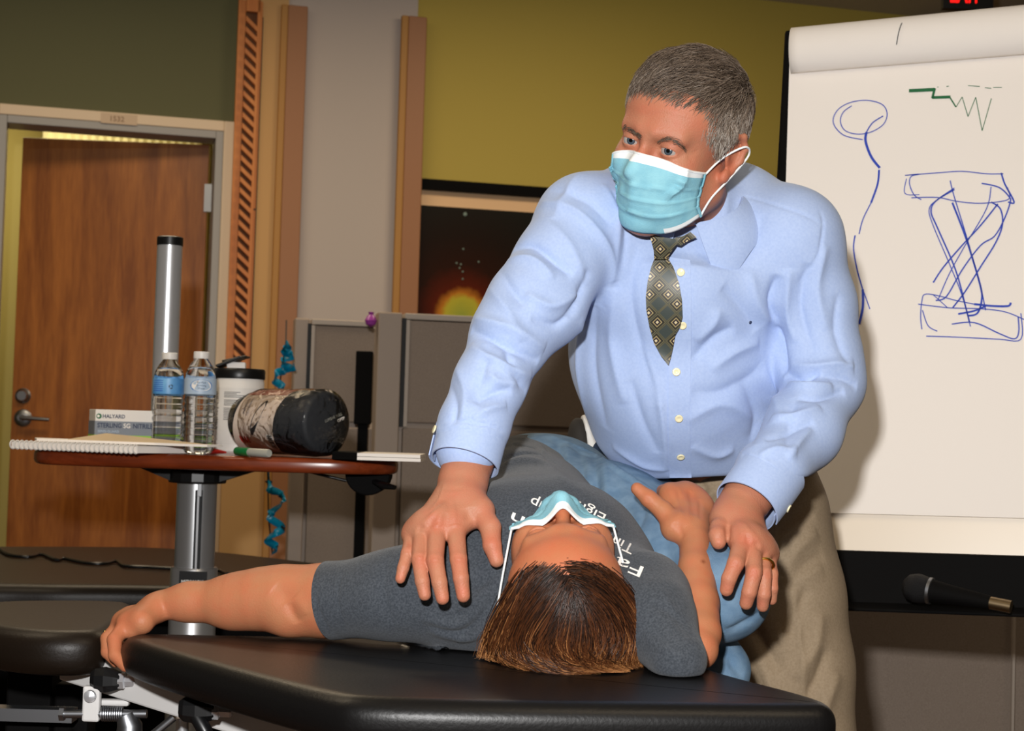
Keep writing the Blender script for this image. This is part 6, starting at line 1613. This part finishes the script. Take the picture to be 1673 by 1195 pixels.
gt = N(nt, 'ShaderNodeMath', operation='GREATER_THAN'); gt.inputs[1].default_value = .62; mx_ = N(nt, 'ShaderNodeMixRGB')
nt.links.new(mxn.outputs[0], r1.inputs[0]); nt.links.new(mxn.outputs[0], r2.inputs[0]); nt.links.new(wn_.outputs['Value'], gt.inputs[0]); nt.links.new(gt.outputs[0], mx_.inputs[0]); nt.links.new(r1.outputs[0], mx_.inputs[1]); nt.links.new(r2.outputs[0], mx_.inputs[2]); nt.links.new(mx_.outputs[0], b.inputs['Base Color'])
MATS['tie_silk'] = m
tie = sheet('necktie', [(1070, 420), (1090, 420), (1100, 436), (1109, 462), (1114, 490), (1115, 518), (1111, 534), (1103, 548), (1100, 566), (1096, 584), (1092, 597), (1080, 582), (1068, 560), (1061, 535), (1056, 508), (1055, 486), (1058, 460), (1064, 436)], [shirt], 'tie_silk', mp, off=.004, th=.003, step=4, soft=16, lift=lambda x, y: .004)
sheet('tie_knot', [(1058, 376), (1070, 384), (1084, 388), (1098, 390), (1112, 388), (1104, 402), (1094, 416), (1091, 424), (1069, 424), (1068, 410), (1064, 394)], [shirt], 'tie_silk', tie, off=.010, th=.008, step=4, soft=10, lift=lambda x, y: .008)
sheet('tie_band', [(1104, 388), (1116, 386), (1128, 379), (1134, 384), (1138, 388), (1124, 394), (1112, 402), (1104, 400)], [shirt], 'tie_silk', tie, off=.012, th=.003, step=3, soft=6, lift=lambda x, y: .010)
# trousers
tr = Solid()
tr.chain([Pa(1192, 775, 2.36), Pa(1200, 850, 2.38)], [.121, .122], .03, ((0, 1, 0), .85))
tr.chain([Pa(1246, 850, 2.36), Pa(1268, 980, 2.355), Pa(1288, 1090, 2.35), kneeL, ankL + A((0, 0, .02))], [.099, .096, .090, .080, .062], .03)
tr.chain([Pa(1140, 850, 2.42), kneeR, ankR + A((0, 0, .02))], [.110, .078, .062], .02)
tr.cut(Pa(1130, 742, 2.2), (.08, 0, 1), .004, None); tr.cut(A((0, 0, .07)), (0, 0, -1), 0, None)
trs = tr.mesh(.0042, 3)
trs.crisp = 1.5; trs.folds([(a_, b_, c_ * 1.7) for a_, b_, c_ in [([(1300, 960), (1305, 1030), (1312, 1100), (1318, 1190)], .004, .003), ([(1220, 1010), (1250, 1060), (1275, 1100)], .012, -.006), ([(1235, 1040), (1260, 1120), (1290, 1180)], .014, .005), ([(1320, 960), (1300, 1010), (1290, 1040)], .010, -.005), ([(1340, 1000), (1330, 1060), (1300, 1110)], .012, .005), ([(1350, 1060), (1335, 1110), (1310, 1150)], .010, -.005),
  ([(1330, 840), (1290, 870), (1270, 900)], .010, -.004), ([(1335, 870), (1300, 900), (1280, 940)], .012, .004), ([(1345, 905), (1310, 930), (1285, 965)], .010, -.003), ([(1140, 785), (1150, 800), (1145, 830)], .005, -.003), ([(1190, 790), (1165, 805), (1150, 815)], .006, .003), ([(1262, 950), (1300, 945), (1345, 930)], .010, .003), ([(1370, 1100), (1350, 1150), (1345, 1190)], .012, .004)]])
trs.build('trousers', 'khaki', mp)
for k_ in (ankL, ankR):
    s = Solid(); s.chain([k_ + A((0, .03, -.045)), k_ + A((-.02, -.10, -.055)), k_ + A((-.03, -.17, -.062))], [.045, .046, .036], .03); s.cut((0, 0, .004), (0, 0, -1), 0)
    s.mesh(.006, 2).build('shoe', 'black_plastic', mp)
# mask
mo, vs, n, nv = face_mask(HM, mp, .012, 'face_mask', -.121, hd, .062, .007)
for sd, s in ((0, -1), (n - 1, 1)):
    top, bot = vs[sd + n], vs[(nv - 1) * n + sd]
    MB().tube(spline([top, Vector(HM(.012, .0755 * s, -.004)), Vector(HM(-.014, .092 * s, .014)), Vector(HM(-.032, .090 * s, .0)), Vector(HM(-.004, .082 * s, -.034)), Vector(HM(.018, .074 * s, -.060)), bot], 6), .0014, n=6).build('ear_loop', 'mask_white', mo, smooth=True)
# hair
R = HM.R; hr = Solid()
hk = HM.k; hr.ball(HM(-.007, 0, .037), np.array((.0935, .0800, .086)) * hk, R, .02); hr.ball(HM(-.004, 0, .066), np.array((.080, .064, .052)) * hk, R, .02)
hr.cone(HM(.012, -.073, .03), HM(.014, -.072, -.012), .009, .006, .01); hr.cone(HM(.012, .073, .03), HM(.014, .072, -.014), .009, .006, .01)
hr.ball(HM(.114, 0, -.014), (.062, .10, .066), R, .012, 's'); hr.ball(HM(.082, 0, -.05), (.09, .12, .075), R, .008, 's'); hr.cone(HM(-.010, -.09, -.008), HM(-.010, -.06, -.008), .028, .028, .004, None, 's'); hr.cone(HM(-.010, .06, -.008), HM(-.010, .09, -.008), .028, .028, .004, None, 's')
hr.cut(HM(0, 0, -.052), -HM.U, .01); hr.cone(HM(.03, -.12, -.055), HM(.03, .12, -.055), .045, .045, .006, None, 's')
hair = hr.mesh(.0028, 3); hair.wrinkle(.0016, 26, seed=7)
ho = hair.build('hair', 'hair_grey', mp); at = ho.data.attributes.new('shade', 'FLOAT', 'POINT'); at.data.foreach_set('value', np.full(len(hair.v), .22, np.float32))
# short strands, combed from the crown to front and side
rs = np.random.RandomState(11); nn = hair.normals(); loc = (hair.v - HM.c) @ HM.R
ok = np.where((loc[:, 2] > -.05) & (np.abs((nn @ HM.U)) < 2))[0]; ix = rs.choice(ok, 15000)
base = hair.v[ix]; n0 = nn[ix]; l = loc[ix]
f0 = np.clip((l[:, 0] + .02) / .1, -1, 1)[:, None]; side = np.clip(np.abs(l[:, 1]) / .08, 0, 1)[:, None]; upz = np.clip((l[:, 2] - .02) / .08, 0, 1)[:, None]
comb = HM.F * (.9 * upz + .1) + HM.L * (-.55 * upz) - HM.U * (1.1 * (1 - upz) + .15) - HM.F * (.35 * (1 - upz))
comb = comb + rs.normal(size=comb.shape) * .22 + HM.L * (np.sin(l[:, [0]] * 60 + l[:, [1]] * 35) * .3) * upz
comb -= n0 * (comb * n0).sum(1, keepdims=True); comb /= np.linalg.norm(comb, axis=1, keepdims=True)
Ln = (rs.uniform(.010, .026, (len(ix), 1)) * (.50 + .95 * upz))
cv = np.stack([base + comb * Ln * t + n0 * (.0012 + .0042 * math.sin(min(1, t * 1.1) * math.pi) * (.3 + .9 * upz) + .0012 * t) - HM.U * (Ln * .25 * t * t * (1 - upz)) for t in np.linspace(0, 1, 6)], 1)
shd = np.clip(rs.beta(2, 2.6, len(ix)) * .8 + .30 * (1 - upz[:, 0]) * (l[:, 2] < .06) - .16 * upz[:, 0] + .05, 0, 1)
strands('hair_strands', cv, rs.uniform(.00028, .0005, len(ix)), shd, 'hair_grey', ho)
def brow(pts, nn_=110):
    L_ = hd.line(pts); c = []
    for i in range(nn_):
        t = rs.uniform(0, 1) ** .9; j = t * (len(L_) - 2); a = L_[int(j)]; d = L_[int(j) + 1] - a; d /= np.linalg.norm(d) + 1e-9
        b_ = a + HM.U * rs.normal() * .0018 + HM.F * .0012; c.append([b_ + (d * .006 + HM.U * .002 * (1 - t) + HM.F * .0010 * math.sin(u * 3)) * u for u in (0, .33, .66, 1)])
    return c
c = brow([(1018, 209), (1032, 213), (1047, 224)]) + brow([(1074, 233), (1090, 228), (1106, 232), (1122, 244)])
strands('eyebrows', np.array(c), np.full(len(c), .0003), rs.uniform(.0, .4, len(c)), 'hair_grey', mp)
ring(mp, P(1249, 924, 1.905), P(1249, 938, 1.892) - P(1246, 905, 1.92), .0106, .0018, 'gold')
